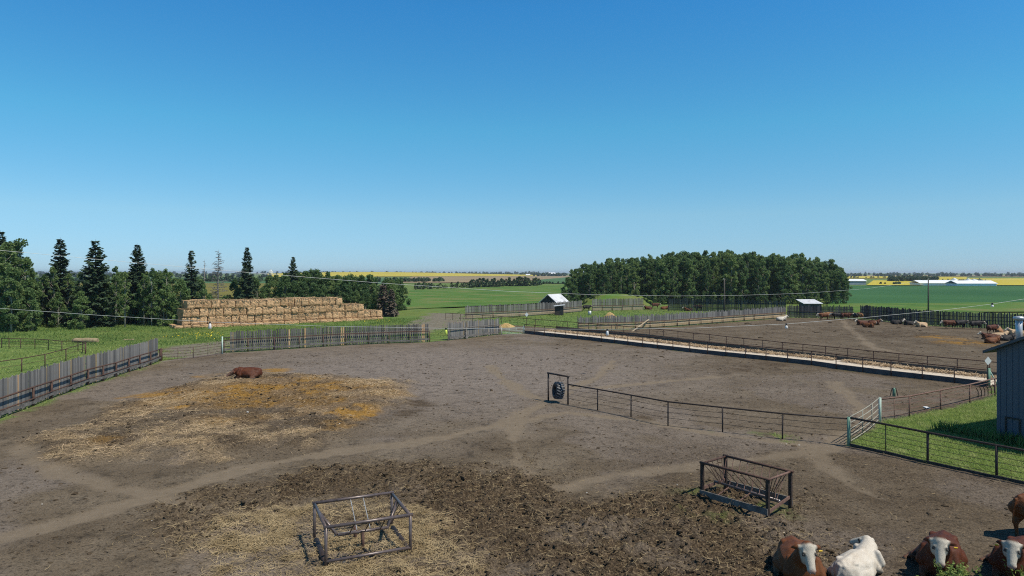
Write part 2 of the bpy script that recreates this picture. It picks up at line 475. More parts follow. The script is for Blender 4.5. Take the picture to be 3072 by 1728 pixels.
# ------------------------------------------------------------------ layout (where things stand in the yard)
def P(*pts): return [G(*p) for p in pts]
LEFT_FENCE = P((-60, 1283), (100, 1222), (155, 1199), (213, 1177), (265, 1158), (310, 1146), (349, 1133), (387, 1119), (420, 1109), (452, 1098), (480, 1086))
MID_FENCE = P((672, 1061), (744, 1056), (823, 1051), (898, 1046), (970, 1042), (1038, 1038), (1106, 1035), (1167, 1032), (1230, 1030), (1288, 1028))
MIDR_FENCE = P((1347, 1023), (1398, 1017), (1452, 1010), (1500, 1005))
BUNK_PX = [(1573, 1002), (1767, 1022), (1927, 1042), (2122, 1065), (2298, 1083), (2434, 1098), (2508, 1109), (2673, 1130), (2863, 1152), (2966, 1165)]
FAR_PX = [(1337, 960), (1500, 972), (1671, 988), (1800, 1000), (1950, 1014), (2128, 1036), (2288, 1056), (2543, 1085), (2697, 1103), (2872, 1121), (3010, 1136)]
def along(px_line, xs):
    a = np.array(px_line, float)
    return [G(x, float(np.interp(x, a[:, 0], a[:, 1]))) for x in xs]
BUNK = P(*BUNK_PX); FARL = P(*FAR_PX)
def extend(pts, L):
    d = (pts[-1] - pts[-2]); d.z = 0; d.normalize(); return pts + [pts[-1] + d * L]
CABLE_FENCE = P((1704, 1217), (1793, 1234), (1893, 1254), (2004, 1279), (2168, 1298), (2347, 1320), (2546, 1339))
FRONT_FENCE = extend(P((2546, 1339), (2657, 1363), (2783, 1393), (2990, 1438)), 9)
BROWN_FENCE = P((2640, 1268), (2683, 1261), (2728, 1256), (2822, 1235), (2909, 1214), (2985, 1193))
TAN_FENCE = P((1734, 993), (1825, 991), (1916, 988), (2032, 980), (2169, 969), (2270, 961.5), (2360, 954))
FENCE_D = P((2362, 954), (2561, 957))
FENCE_E = extend(P((2580, 957), (2674, 967), (2760, 976), (2856, 983), (2960, 987), (3072, 992)), 25)

NEAR_PEN = [(-42, 2)] + [tuple(p[:2]) for p in LEFT_FENCE] + [tuple(G(668, 1059)[:2])] + [tuple(p[:2]) for p in MID_FENCE] + \
    [tuple(p[:2]) for p in MIDR_FENCE] + [tuple(p[:2]) for p in BUNK] + [tuple(p[:2]) for p in reversed(BROWN_FENCE)] + \
    [tuple(p[:2]) for p in FRONT_FENCE] + [(48, 2)]
FAR_PEN = [tuple(p[:2]) for p in BUNK] + [(70, 40), (110, 60), tuple(FENCE_E[-1][:2])] + [tuple(p[:2]) for p in reversed(FENCE_E)] + \
    [tuple(p[:2]) for p in reversed(FENCE_D)] + [tuple(p[:2]) for p in reversed(TAN_FENCE)] + [tuple(G(1671, 986)[:2]), tuple(G(1337, 964)[:2]), tuple(G(1400, 984)[:2])]
ROAD = [tuple(G(*p)[:2]) for p in ((470, 1086), (668, 1060), (690, 1040), (850, 1030), (1100, 1014), (1280, 1000), (1345, 985), (1420, 962), (1400, 940), (1290, 940), (1270, 958), (1200, 985), (1000, 1005), (800, 1018), (640, 1026), (480, 1040))]
BEDDING = [tuple(G(*p)[:2]) for p in ((120, 1365), (180, 1318), (330, 1240), (480, 1180), (600, 1148), (700, 1128), (900, 1128), (1150, 1142), (1240, 1170), (1225, 1205), (1120, 1255), (1000, 1310), (930, 1345), (650, 1362), (330, 1398), (170, 1398))]
def blob(px, py, rx, ry): return G(px, py), G(px + rx, py).x - G(px, py).x, abs(G(px, py - ry).y - G(px, py + ry).y) / 2
TAN_BLOBS = [(460, 1318, 70, 26), (600, 1305, 75, 26), (240, 1368, 100, 24), (540, 1345, 120, 18), (520, 1215, 90, 24), (640, 1160, 60, 12), (1130, 1158, 85, 14), (1150, 1190, 70, 12), (380, 1262, 80, 30), (700, 1120, 30, 6),
             (215, 1330, 60, 16), (900, 1310, 60, 20), (780, 1330, 60, 16), (620, 1380, 120, 16), (1000, 1195, 40, 10)]
ORANGE_BLOBS = [(600, 1200, 90, 24), (540, 1235, 60, 16), (930, 1150, 45, 18), (1060, 1248, 75, 22), (1010, 1285, 80, 25), (820, 1112, 40, 8), (700, 1180, 60, 20), (900, 1230, 60, 15), (480, 1190, 70, 12), (330, 1340, 60, 14), (660, 1127, 50, 7), (2900, 1030, 70, 10), (2830, 1015, 60, 8)]
MANURE = [tuple(G(*p)[:2]) for p in ((640, 1480), (900, 1425), (1200, 1400), (1560, 1418), (1700, 1475), (1980, 1530), (2120, 1500), (2430, 1530), (2480, 1640), (2350, 1790), (1300, 1790), (1240, 1620), (1130, 1500), (760, 1560))]
FEED_STRAW = [tuple(G(*p)[:2]) for p in ((640, 1600), (760, 1540), (930, 1500), (1190, 1500), (1260, 1560), (1340, 1620), (1480, 1670), (1560, 1800), (560, 1800))]
DARK_BLOBS = [(700, 1210, 200, 35), (850, 1200, 200, 45), (1000, 1210, 120, 30), (2200, 1110, 160, 14), (1500, 1490, 200, 60), (1700, 1570, 250, 60), (2000, 1620, 250, 60), (2650, 1000, 200, 16), (2900, 1030, 150, 12), (1000, 1455, 200, 30), (1230, 1225, 70, 30), (1150, 1260, 60, 20),
              (2700, 1080, 130, 12), (2330, 1100, 90, 8), (1930, 1250, 80, 14)]
TRAILS = [[G(*p) for p in t] for t in (
    [(-40, 1632), (240, 1560), (480, 1492), (760, 1400), (1000, 1362), (1260, 1330), (1500, 1280), (1570, 1245), (1640, 1212), (1700, 1180)],
    [(60, 1340), (110, 1390), (190, 1435), (330, 1468), (480, 1495), (600, 1530)],
    [(1570, 1240), (1545, 1290), (1540, 1340), (1575, 1400), (1600, 1450)],
    [(1690, 1468), (1850, 1428), (2050, 1410), (2250, 1385), (2420, 1356), (2520, 1345)],
    [(2430, 1350), (2490, 1410), (2560, 1465), (2640, 1500)],
    [(1840, 1085), (1800, 1130), (1710, 1168)], [(1470, 1098), (1500, 1130), (1570, 1180), (1640, 1210)],
    [(1800, 1165), (1960, 1150), (2150, 1132)], [(2530, 962), (2545, 985), (2580, 1012), (2625, 1045), (2700, 1060)],
    [(1500, 1285), (1700, 1240), (1900, 1262), (2050, 1290), (2300, 1325), (2500, 1345)], [(2480, 1345), (2620, 1270), (2560, 1200), (2500, 1150)])]

def masks(x, y):
    w = fbm(x, y, 3.0, 4, 31) - .5; w2 = fbm(x, y, .8, 3, 41) - .5
    d_pen = poly_sd(NEAR_PEN, x, y); d_far = poly_sd(FAR_PEN, x, y); d_road = poly_sd(ROAD, x, y)
    dirt = np.maximum.reduce([sstep(-.5, .25, d_pen + w * .9 + w2 * .6), sstep(-.6, .6, d_far + w * 1.5), .85 * sstep(-1.2, 1.2, d_road + w * 6)])
    bed = sstep(-1.2, 1.6, poly_sd(BEDDING, x, y) + w * 5)
    def blobs(bl, nz=1.1):
        s = np.zeros_like(x)
        for b in bl:
            c, rx, ry = blob(*b)
            r = np.hypot((x - c.x) / rx, (y - c.y) / ry)
            s = np.maximum(s, sstep(1.35, .35, r + w * nz * 1.6 + w2 * 1.2))
        return s
    feed = sstep(-1.0, 1.0, poly_sd(FEED_STRAW, x, y) + w * 4)
    w3 = fbm(x, y, 7.0, 4, 36) - .5
    man = sstep(-1.8, 2.0, poly_sd(MANURE, x, y) + w * 6 + w3 * 9 + w2 * 3)
    pat = sstep(.38, .58, fbm(x, y, 1.1, 4, 51)); pat2 = sstep(.42, .6, fbm(x, y, 2.3, 4, 61)); pat3 = sstep(.36, .56, fbm(x, y, 3.0, 3, 66))
    c2_ = G(780, 1190); core = sstep(1.2, .3, np.hypot((x - c2_.x) / 13, (y - c2_.y) / 9) + w * 1.2) * bed
    straw = np.clip(np.maximum.reduce([blobs(TAN_BLOBS) * (.35 + .65 * pat), bed * .5 * pat * pat3 * (1 - .8 * core), feed * (.12 + .7 * pat * pat3)]), 0, 1)
    orange = np.maximum(blobs(ORANGE_BLOBS) * (.2 + .7 * pat) * (.5 + .5 * pat3), core * (.34 + .5 * pat * pat2))
    dark = blobs(DARK_BLOBS)
    brown = np.maximum.reduce([.2 * sstep(-2, 2, d_far), .62 * sstep(2, 11, x + .12 * (y - 20) + w * 6) * sstep(40, 30, y + w3 * 14) * (d_pen > 0), .3 * sstep(10, 26, x) * sstep(78, 60, y + w * 10) * (d_pen > 0)]) * (.55 + .45 * pat2)  # brown soil, plus lens vignetting painted as a darker right foreground
    manure_vignette = np.clip(np.maximum.reduce([brown, man * (.6 + .4 * pat2), bed * (.42 + .4 * pat2), dark * (.3 + .6 * pat)]) * (1 - .85 * straw), 0, 1)
    trail = np.zeros_like(x)
    for t in TRAILS:
        trail = np.maximum(trail, sstep(.68, .22, line_d(t, x, y) + w * 1.2 + w2 * .7))
    trail *= .85 * (1 - np.maximum(straw, manure_vignette * .5))
    c0 = G(1350, 1110)
    gravel = sstep(1.25, .3, np.hypot((x - c0.x) / 26, (y - c0.y) / 26) + w * .5) * .8
    gravel = np.maximum(gravel, .5 * sstep(.5, .64, fbm(x, y, 7, 4, 71)) * (d_pen > 0))
    gravel = np.maximum(gravel, .8 * (d_road > -1))
    # weeds creeping in at the fence feet and by the hay rack
    weed = sstep(.45, .62, fbm(x, y, .9, 3, 81))
    edge = np.maximum(sstep(1.1, .1, line_d(LEFT_FENCE, x, y)), .8 * sstep(1.2, .2, line_d([G(2180, 1296), G(2340, 1318)], x, y)))
    c1 = G(2200, 1520); edge = np.maximum(edge, .8 * sstep(3.0, .5, np.hypot(x - c1.x, y - c1.y)))
    dirt = dirt * (1 - .8 * edge * weed)
    return dirt, straw, manure_vignette, orange, gravel, trail, bed, man, feed

def height(x, y, mk=None):
    dirt, straw, manure_vignette, orange, gravel, trail, bed, man, feed = mk if mk is not None else masks(x, y)
    z = .10 * (fbm(x, y, 9, 3, 91) - .5)
    z = z + bed * (.16 + .12 * fbm(x, y, 2.0, 3, 95))
    clod = fbm(x, y, .55, 3, 101, .6); clod = np.abs(clod - .5) * 2
    lump = fbm(x, y, .32, 2, 141, .6)
    z = z + (man * .9 + bed * .5) * (.18 * clod + .20 * sstep(.45, .75, lump) + .16 * (fbm(x, y, .9, 2, 111) - .5)) * (1 - .4 * straw)
    z = z + feed * .06 * fbm(x, y, .35, 2, 121) + dirt * .035 * (fbm(x, y, .4, 2, 131) - .5)
    return z - .035 * trail + .06
def hz(p):
    return float(height(np.array([p[0]], float), np.array([p[1]], float))[0])

# yard ground: one fine sheet, finer rows close by
ys = [9.0]
while ys[-1] < 168: ys.append(ys[-1] + .085 + .42 * (ys[-1] - 9) / 155)
xs = np.concatenate([np.arange(-100, -16, .36), np.arange(-16, 27, .115), np.arange(27, 104.01, .36)])
X, Y = np.meshgrid(xs, np.array(ys))
mk = masks(X, Y)
Z = height(X, Y, mk)
edge = np.minimum.reduce([X - xs[0], xs[-1] - X, Y - ys[0] + 3, ys[-1] - Y])
Z = Z * sstep(0, 4, edge) + .004
ny, nx = X.shape
idx = np.arange(ny * nx).reshape(ny, nx)
quads = np.stack([idx[:-1, :-1], idx[:-1, 1:], idx[1:, 1:], idx[1:, :-1]], -1).reshape(-1, 4)
me = np_mesh('yard_ground', np.stack([X, Y, Z], -1).reshape(-1, 3), quads, True)
one = np.ones_like(X)
for nm, ch in (('m1', (mk[0], mk[1], mk[2], one)), ('m2', (mk[3], mk[4], mk[5], one))):
    ca = me.color_attributes.new(nm, 'FLOAT_COLOR', 'POINT')
    ca.data.foreach_set('color', np.stack(ch, -1).astype(np.float32).ravel())
me.materials.append(M['ground'])
tag(link('yard_ground', me), 'trampled grey brown dirt of the cattle yard with straw and dung', kind='structure')

# pasture out to the horizon
MBg = MB(); S = 12000
MBg.add([(-S, -300, -.12), (S, -300, -.12), (S, S, -.12), (-S, S, -.12)], [(0, 1, 2, 3)])
tag(MBg.build('pasture', M['ground']), 'green pasture reaching out to the horizon', kind='structure')

# ------------------------------------------------------------------ fields
def field_mat(name, c0, c1, sc=.02, c2=None):
    t = NT(name, .95, .1)
    n = t.noise(sc, 5, .6); k = t.noise(.6, 4, .75)
    c = t.ramp(n, [(.3, c0), (.7, c1)] if c2 is None else [(.3, c0), (.5, c1), (.7, c2)])
    t.color(t.mix(.5, c, t.ramp(k, [(.25, .6), (.75, 1.3)]), 'MULTIPLY')); return t.m
M['canola'] = field_mat('canola_bloom', (.40, .33, .03), (.50, .42, .05))
M['crop'] = field_mat('green_crop', (.028, .092, .03), (.05, .13, .042), .012)
M['crop_pale'] = field_mat('pale_crop', (.05, .12, .045), (.08, .15, .06), .008)
M['stubble'] = field_mat('dry_stubble', (.22, .17, .095), (.3, .235, .14), .01)
M['ochre'] = field_mat('ripening_hay', (.12, .115, .025), (.19, .165, .035), .02)
M['meadow'] = field_mat('meadow_green', (.045, .11, .02), (.085, .16, .03), .06, (.17, .165, .06))
lay = [0]
def field(name, pts, mt, label, z=None):
    lay[0] += 1
    z = .03 + .05 * lay[0] if z is None else z
    m = MB(); q = [(G(*p).x, G(*p).y, z) for p in pts]
    m.add(q, [tuple(range(len(q)))])
    o = m.build(name, M[mt]); o.data.polygons[0].flip() if o.data.polygons[0].normal.z < 0 else None
    return tag(o, label, kind='structure')
field('crop_field', [(2490, 912), (3700, 903), (3700, 857), (2520, 857)], 'crop', 'deep green crop field right of the grove')
field('meadow', [(2440, 938), (3700, 935), (3700, 903), (2490, 912)], 'meadow', 'rough grass strip behind the dark board fence')
field('meadow', [(1200, 930), (1760, 905), (1760, 857), (1640, 855), (1230, 871)], 'meadow', 'open meadow left of the grove')
field('hay_field', [(-500, 905), (760, 893), (900, 870), (900, 851), (-500, 846)], 'ochre', 'ochre green hay field behind the spruces')
field('crop_field', [(-600, 846), (1200, 852), (1240, 838), (1100, 834), (-600, 831)], 'crop_pale', 'pale green field behind the hay field')
field('stubble_field', [(1180, 850), (1420, 848), (1610, 842), (1740, 832), (1740, 826.8), (1240, 829.5)], 'stubble', 'dry tan stubble field below the yellow hill')
field('crop_field', [(1610, 850), (1720, 852), (1800, 840), (1740, 829), (1615, 840)], 'crop_pale', 'blue green field left of the grove')
field('canola_field', [(2600, 857), (2770, 857), (2780, 842), (2620, 842)], 'canola', 'bright yellow canola patch left of the long white barns')
field('canola_field', [(2900, 857), (3900, 858), (3900, 836), (2905, 836)], 'canola', 'wide yellow canola field at the right edge')
field('canola_field', [(2540, 836), (2680, 836), (2690, 829), (2540, 829)], 'canola', 'thin far yellow canola strip right of the grove')
field('canola_field', [(2780, 841), (2900, 841), (2900, 831), (2780, 831)], 'canola', 'small yellow canola patch behind the far wood')
field('stubble_field', [(2540, 829), (3300, 831), (3300, 826.5), (2540, 826)], 'stubble', 'pale tan strip under the horizon on the right')
# canola on a low rise left of centre
m = MB(); rows = 9; cols = 14; vv = []
for j in range(rows):
    for i in range(cols):
        u = i / (cols - 1); v = j / (rows - 1)
        px = 800 + u * 820
        near = 18022 / (9.5 + 3.5 * (1 - u) ** .7 + .5); far = near + 900
        d = near + (far - near) * v
        hmax = 10.3 * max(0, math.sin(math.pi * min(1, max(0.0, (px - 760) / 560) * .62 + .12))) if px < 1320 else 10.3 * max(0, math.sin(math.pi * (.12 + .62))) * max(0.0, (1620 - px) / 300)
        z = hmax * math.sin(min(1.0, v * 1.35) * math.pi / 2) * (1 if v < .85 else .3)
        vv.append(((px - CX) / F * d, d, .7 + z))
ff = [(j * cols + i, j * cols + i + 1, (j + 1) * cols + i + 1, (j + 1) * cols + i) for j in range(rows - 1) for i in range(cols - 1)]
m.add(vv, ff)
tag(m.build('canola_field', M['canola'], smooth=True), 'long yellow canola field on the rise left of centre', kind='structure')
# grass mound behind the corral
m = MB(); c = G(1850, 912); n = 20
vv = [(c.x, c.y, 2.9)]; ff = []
for k, (r, h) in enumerate(((.25, 2.75), (.5, 2.1), (.75, 1.0), (1.0, -.1))):
    for i in range(n):
        a = i / n * math.tau; q = 1 + .12 * math.sin(3 * a + 1) + .08 * math.sin(5 * a)
        vv.append((c.x + math.cos(a) * 12.5 * r * q, c.y + math.sin(a) * 7 * r * q, h + random.uniform(-.12, .12)))
for i in range(n): ff.append((0, 1 + i, 1 + (i + 1) % n))
for k in range(3):
    for i in range(n):
        a = 1 + k * n; ff.append((a + i, a + n + i, a + n + (i + 1) % n, a + (i + 1) % n))
m.add(vv, ff); o = m.build('grass_mound', M['meadow'], smooth=True)
o.data.polygons.foreach_set('use_smooth', [True] * len(o.data.polygons))
tag(o, 'low green earth mound behind the corral fence', kind='structure')

# ------------------------------------------------------------------ leaves and trees
rng = np.random.default_rng(11)
def leaf_quads(centres, size, flat=0.0, aspect=1.0, up=None):
    n = len(centres)
    a = rng.normal(size=(n, 3)); 
    if flat: a[:, 2] *= (1 - flat)
    a /= np.linalg.norm(a, axis=1, keepdims=True) + 1e-9
    b = rng.normal(size=(n, 3)); b -= a * (a * b).sum(1, keepdims=True); b /= np.linalg.norm(b, axis=1, keepdims=True) + 1e-9
    s = (size * (.6 + .8 * rng.random((n, 1))))
    a = a * s * aspect; b = b * s
    v = np.stack([centres - a * .5, centres + b * .38, centres + a * .5, centres - b * .38], 1).reshape(-1, 3)
    return v, np.arange(n * 4).reshape(-1, 4)

def broadleaf(h, base, rad, n_cl, per, leaf, seed, mt, bark, lean=.3, shape=.55):
    """trunk and limbs, crown of leaf clumps; returns (trunk mesh, crown mesh)"""
    rs = random.Random(seed)
    t = MB(); top = Vector((rs.uniform(-lean, lean), rs.uniform(-lean, lean), h * .93))
    mid = top * .5 + Vector((rs.uniform(-.2, .2), rs.uniform(-.2, .2), 0))
    r0 = .011 * h + .02
    t.tube([(0, 0, -.2), mid * .5, mid, (mid + top) / 2, top], [r0, r0 * .85, r0 * .65, r0 * .4, .02], 6)
    cs = []; cen = []
    for k in range(n_cl):
        u = (k + rs.random()) / n_cl
        z = base + (h - base) * u
        prof = math.sin(math.pi * min(1, u * (1 - shape * .25) + .12)) ** .7
        ang = rs.uniform(0, math.tau); r = rad * prof * math.sqrt(rs.uniform(.08, 1.0)) * rs.uniform(.75, 1.15)
        ax = top * (z / top.z) if z < top.z else top
        p = Vector((ax.x + r * math.cos(ang), ax.y + r * math.sin(ang), z + rs.uniform(-.3, .3)))
        cr = rad * rs.uniform(.2, .36)
        cen.append((p, cr))
        zb = max(base * .6, p.z - r * .9 - .4)
        bp = top * (zb / top.z)
        if r > rad * .3: t.tube([bp, (bp + p) / 2 + Vector((0, 0, -.1)), p], [r0 * .3, r0 * .2, .012], 4, False)
    for p, cr in cen:
        m_ = int(per * (cr / (rad * .28)) ** 2)
        d = rng.normal(size=(m_, 3)); d /= np.linalg.norm(d, axis=1, keepdims=True)
        d *= (cr * (rng.random((m_, 1)) ** .45)); d[:, 2] *= .8
        cs.append(d + np.array(p))
    v, f = leaf_quads(np.concatenate(cs), leaf)
    cm = np_mesh('crown', v, f); cm.materials.append(M[mt])
    return t.mesh('trunk', M[bark], True), cm

def spruce(h, rad, seed, density=1.0, base=.08, mt='spruce', bark='bark_dark', bare=0.0):
    rs = random.Random(seed); t = MB()
    t.tube([(0, 0, -.2), (0.05, 0, h * .5), (0, 0, h)], [.014 * h + .03, .009 * h + .02, .012], 6)
    cs = []; vq = []; 
    z = h * base
    nb = 0
    while z < h * .985:
        u = z / h
        Rw = rad * ((1 - u) ** .85) * (1 if u > .12 else .75) + .12
        k = rs.randint(5, 7) if u < .9 else 4
        a0 = rs.uniform(0, math.tau)
        for i in range(k):
            if rs.random() > density: continue
            ang = a0 + i * math.tau / k + rs.uniform(-.25, .25)
            L = Rw * rs.uniform(.6, 1.3)
            dz = L * (.35 - .85 * (1 - u))               # low branches droop, top ones rise
            e = Vector((math.cos(ang) * L, math.sin(ang) * L, z + dz)); s0 = Vector((0, 0, z))
            md = (s0 + e) / 2 + Vector((0, 0, -.06 * L))
            tip = e + Vector((0, 0, .10 * L))
            if u < .97: t.tube([s0, md, tip], [.012 + .012 * L, .01 + .005 * L, .006], 3, False)
            if rs.random() < bare: continue
            side = Vector((-math.sin(ang), math.cos(ang), 0))
            ns = max(3, int(L / .22))
            for q in range(ns):
                w = (q + .7) / ns
                p = s0.lerp(md, w * 2) if w < .5 else md.lerp(tip, w * 2 - 1)
                out = (e - s0).normalized()
                for sg in (-1, 1, 0):
                    l = (.42 + .55 * (1 - w) * min(1.2, L * .6)) * rs.uniform(.7, 1.25)
                    dr = (out * .75 + side * sg * rs.uniform(.55, .95) + Vector((0, 0, rs.uniform(-.6, -.1)))).normalized() if sg else (out + Vector((0, 0, rs.uniform(-.9, -.2)))).normalized()
                    nn = dr.cross(Vector((rs.uniform(-.8, .8), rs.uniform(-.8, .8), 1))).normalized() * l * .36
                    b0 = p - dr * .08
                    vq += [b0 - nn * .5, b0 + dr * l * .5 - nn, b0 + dr * l, b0 + dr * l * .5 + nn]
        z += (.24 + .02 * h * .3) * rs.uniform(.75, 1.25) * (1 if u < .8 else .75)
    v = np.array([tuple(a) for a in vq], np.float32) if vq else np.zeros((4, 3), np.float32)
    cm = np_mesh('crown', v, np.arange(len(v)).reshape(-1, 4)); cm.materials.append(M[mt])
    return t.mesh('trunk', M[bark], True), cm

def dead_tree(h, rad, seed, snag=False):
    rs = random.Random(seed); t = MB()
    t.tube([(0, 0, -.2), (.08, 0, h * .5), (0, .05, h)], [.012 * h + .04, .008 * h + .02, .012], 6)
    tr = t.mesh('trunk', M['bark_grey'], True)
    b = MB(); z = h * .12
    while z < h * .97:
        u = z / h; Rw = rad * (1 - u) ** .7 + .15
        for i in range(rs.randint(3, 6) if not snag else rs.randint(0, 2)):
            ang = rs.uniform(0, math.tau); L = Rw * rs.uniform(.6, 1.2); dz = L * (.45 - .6 * (1 - u))
            e = Vector((math.cos(ang) * L, math.sin(ang) * L, z + dz))
            md = Vector((0, 0, z)).lerp(e, .55) + Vector((0, 0, -.08 * L))
            b.tube([(0, 0, z), md, e], [.06, .05, .03], 3, False)
            for q in range(int(L * 6)):
                w = rs.uniform(.3, 1); p = md.lerp(e, w)
                d = Vector((rs.uniform(-1, 1), rs.uniform(-1, 1), rs.uniform(-.8, .3))) * .4
                b.tube([p, p + d], [.026, .016], 3, False)
        z += .35 * rs.uniform(.7, 1.3)
    return tr, b.mesh('branches', M['bark_grey'])

VAR = {}
VAR['aspen'] = [broadleaf(13.5, 2.2, 2.3, 46, 105, .34, 100 + i, 'aspen', 'bark') for i in range(4)]
VAR['full'] = [broadleaf(13.0, .6, 2.6, 54, 105, .34, 120 + i, 'aspen_dark', 'bark') for i in range(3)]
VAR['bush'] = [broadleaf(8.0, .25, 2.3, 40, 110, .30, 140 + i, 'aspen', 'bark', shape=.2) for i in range(4)]
VAR['darkbush'] = [broadleaf(8.0, .2, 2.4, 42, 110, .30, 150 + i, 'aspen_dark', 'bark', shape=.2) for i in range(3)]
VAR['thin'] = [broadleaf(12.0, 3.5, 1.6, 26, 60, .32, 160 + i, 'aspen', 'bark') for i in range(2)]
VAR['far'] = [broadleaf(8.0, .3, 2.6, 22, 34, .62, 170 + i, 'far_leaf', 'bark', shape=.2) for i in range(3)]
VAR['spruce'] = [spruce(14.0, (3.3, 2.8, 3.6)[i], 200 + i, (.9, .8, .85)[i]) for i in range(3)]
VAR['sparse'] = [spruce(13.0, 2.4, 210, .75, .1, bare=.25)]
VAR['small_dead'] = [spruce(6.0, 1.3, 220 + i, .95, .1, 'dead_needle', 'bark_grey', bare=.12) for i in range(2)]
VAR['dead'] = [dead_tree(13.0, 2.0, 230)]
VAR['snag'] = [dead_tree(12.0, .9, 240, True)]

def tree(kind, p, h, name, label, cat='tree', group=None, wide=1.0, var=None):
    k = random.randrange(len(VAR[kind])) if var is None else var
    tr, cr = VAR[kind][k]
    base = {'aspen': 13.5, 'full': 13, 'bush': 8, 'darkbush': 8, 'thin': 12, 'far': 8, 'spruce': 14, 'sparse': 13, 'small_dead': 6, 'dead': 13, 'snag': 12}[kind]
    s = h / base
    r = thing(name, label, cat, (p[0], p[1], 0), random.uniform(0, math.tau), group)
    r.scale = (s * wide, s * wide, s)
    a = bpy.data.objects.new('trunk', tr); b = bpy.data.objects.new('crown' if kind not in ('dead', 'snag') else 'branches', cr)
    for o in (a, b): col.objects.link(o); o.parent = r
    return r
def hpx(px, ytop, d): return H - (ytop - YH) / F * d
def atd(px, d): return ((px - CX) / F * d, d)

# ------------------------------------------------------------------ fences
def away(d):                       # horizontal normal of a run, on the side away from the viewer's yard
    return Vector((-d.y, d.x, 0))
def station(pts, s):
    for a, b in zip(pts[:-1], pts[1:]):
        L = (b - a).length
        if s <= L + 1e-6: return a.lerp(b, s / L), (b - a).normalized()
        s -= L
    return pts[-1].copy(), (pts[-1] - pts[-2]).normalized()
def length(pts): return sum((b - a).length for a, b in zip(pts[:-1], pts[1:]))
def flat(pts): return [Vector((p[0], p[1], 0)) for p in pts]

def board_meshes(n, h, w, mt, jitter=.12, th=.028):
    out = []
    for k in range(n):
        hh = h * (1 + random.uniform(-jitter, jitter * .6)) if jitter else h
        m = MB(); sk = random.uniform(-.03, .03); wt = w * random.uniform(.88, 1.0); bz = random.uniform(.06, .2)
        a, b = -wt / 2, wt / 2; cut = random.uniform(-.04, .04); bow = random.uniform(-.01, .01)
        vv = []; ff = []
        for (z0, s0, c0, bo) in ((bz, 0, random.uniform(-.03, .03), 0), (hh * .5, sk * .5, 0, bow), (hh, sk, cut, 0)):
            vv += [(a + s0, -th / 2 + bo, z0 - c0), (b + s0, -th / 2 + bo, z0 + c0), (b + s0, th / 2 + bo, z0 + c0), (a + s0, th / 2 + bo, z0 - c0)]
        for q in (0, 4):
            ff += [(q + i, q + (i + 1) % 4, q + 4 + (i + 1) % 4, q + 4 + i) for i in range(4)]
        m.add(vv, ff + [(8, 9, 10, 11)])
        out.append(m.mesh('board', mt))
    return out

def board_fence(name, label, pts, h, w, gap, mt, posts=None, post_gap=3.0, rail=1.3, off=.22, jitter=.1, singles=True, plank=True, start=0.0, end=0.0, low=None,
                rail_m='rust', post_m='rust', fresh=(), post_r=.06, flip=1, rails=(), missing=0.0):
    pts = flat(pts); L = length(pts)
    r = thing(name, label, 'fence', pts[0])
    nrm = lambda d: away(d) * flip
    posts = pts if posts is None else flat(posts)
    for p in posts:
        m = MB(); m.tube([(p.x, p.y, -.3), (p.x, p.y, rail + .02)], post_r, 7); m.build('post', M[post_m], r, True)
    m = MB(); m.tube([p + Vector((0, 0, rail + .03 * math.sin(i * 1.7))) for i, p in enumerate(pts)], .055, 7); m.build('top_rail', M[rail_m], r, True)
    if plank:
        for i, (a, b) in enumerate(zip(pts[:-1], pts[1:])):
            d = (b - a).normalized(); o = nrm(d) * -.075
            z = .44 + random.uniform(-.05, .05); z2 = z + random.uniform(-.07, .07)
            m = MB(); m.beam(a + o + Vector((0, 0, z)), b + o + Vector((0, 0, z2)) - d * .02, .04, .19); m.build('plank', M['timber'], r)
    for zr, mr in rails:
        m = MB(); m.tube([p + Vector((0, 0, zr)) + nrm(((pts[min(i + 1, len(pts) - 1)] - pts[max(i - 1, 0)]).normalized())) * -.09 for i, p in enumerate(pts)], .045, 6); m.build('lower_rail', M[mr], r, True)
    vs = board_meshes(9, h, w, M[mt], jitter)
    fm = board_meshes(2, h, w, M['board_new'], .05)
    s = start + w / 2; k = 0; joined = MB()
    fr = set(fresh)
    while s < L - end:
        p, d = station(pts, s)
        b = p + nrm(d) * off; ang = math.atan2(d.y, d.x)
        frac = s / L
        new = any(abs(frac - f) < w / L * (.55 if q == 0 else q) for f, q in fr)
        if random.random() >= missing:
            me_ = random.choice(fm if new else vs)
            if singles:
                o = link('board', me_, None, r, b + Vector((0, 0, random.uniform(-.05, .03))), ang + random.uniform(-.012, .012))
            else:
                rt = Matrix.Rotation(ang, 3, 'Z')
                joined.add([b + rt @ v.co for v in me_.vertices], [tuple(f.vertices) for f in me_.polygons])
        s += w + gap * random.uniform(.5, 1.6); k += 1
    if not singles:
        tag(joined.build('boards', M[mt], r), kind='stuff')
    # nailing rails behind the boards
    for zz in (h * .3, h * .72):
        m = MB()
        for a, b in zip(pts[:-1], pts[1:]):
            d = (b - a).normalized(); o = nrm(d) * (off + .045)
            m.beam(a + o + Vector((0, 0, zz)), b + o + Vector((0, 0, zz)), .05, .1)
        m.build('backing_rail', M['wall_dark'], r)
    return r

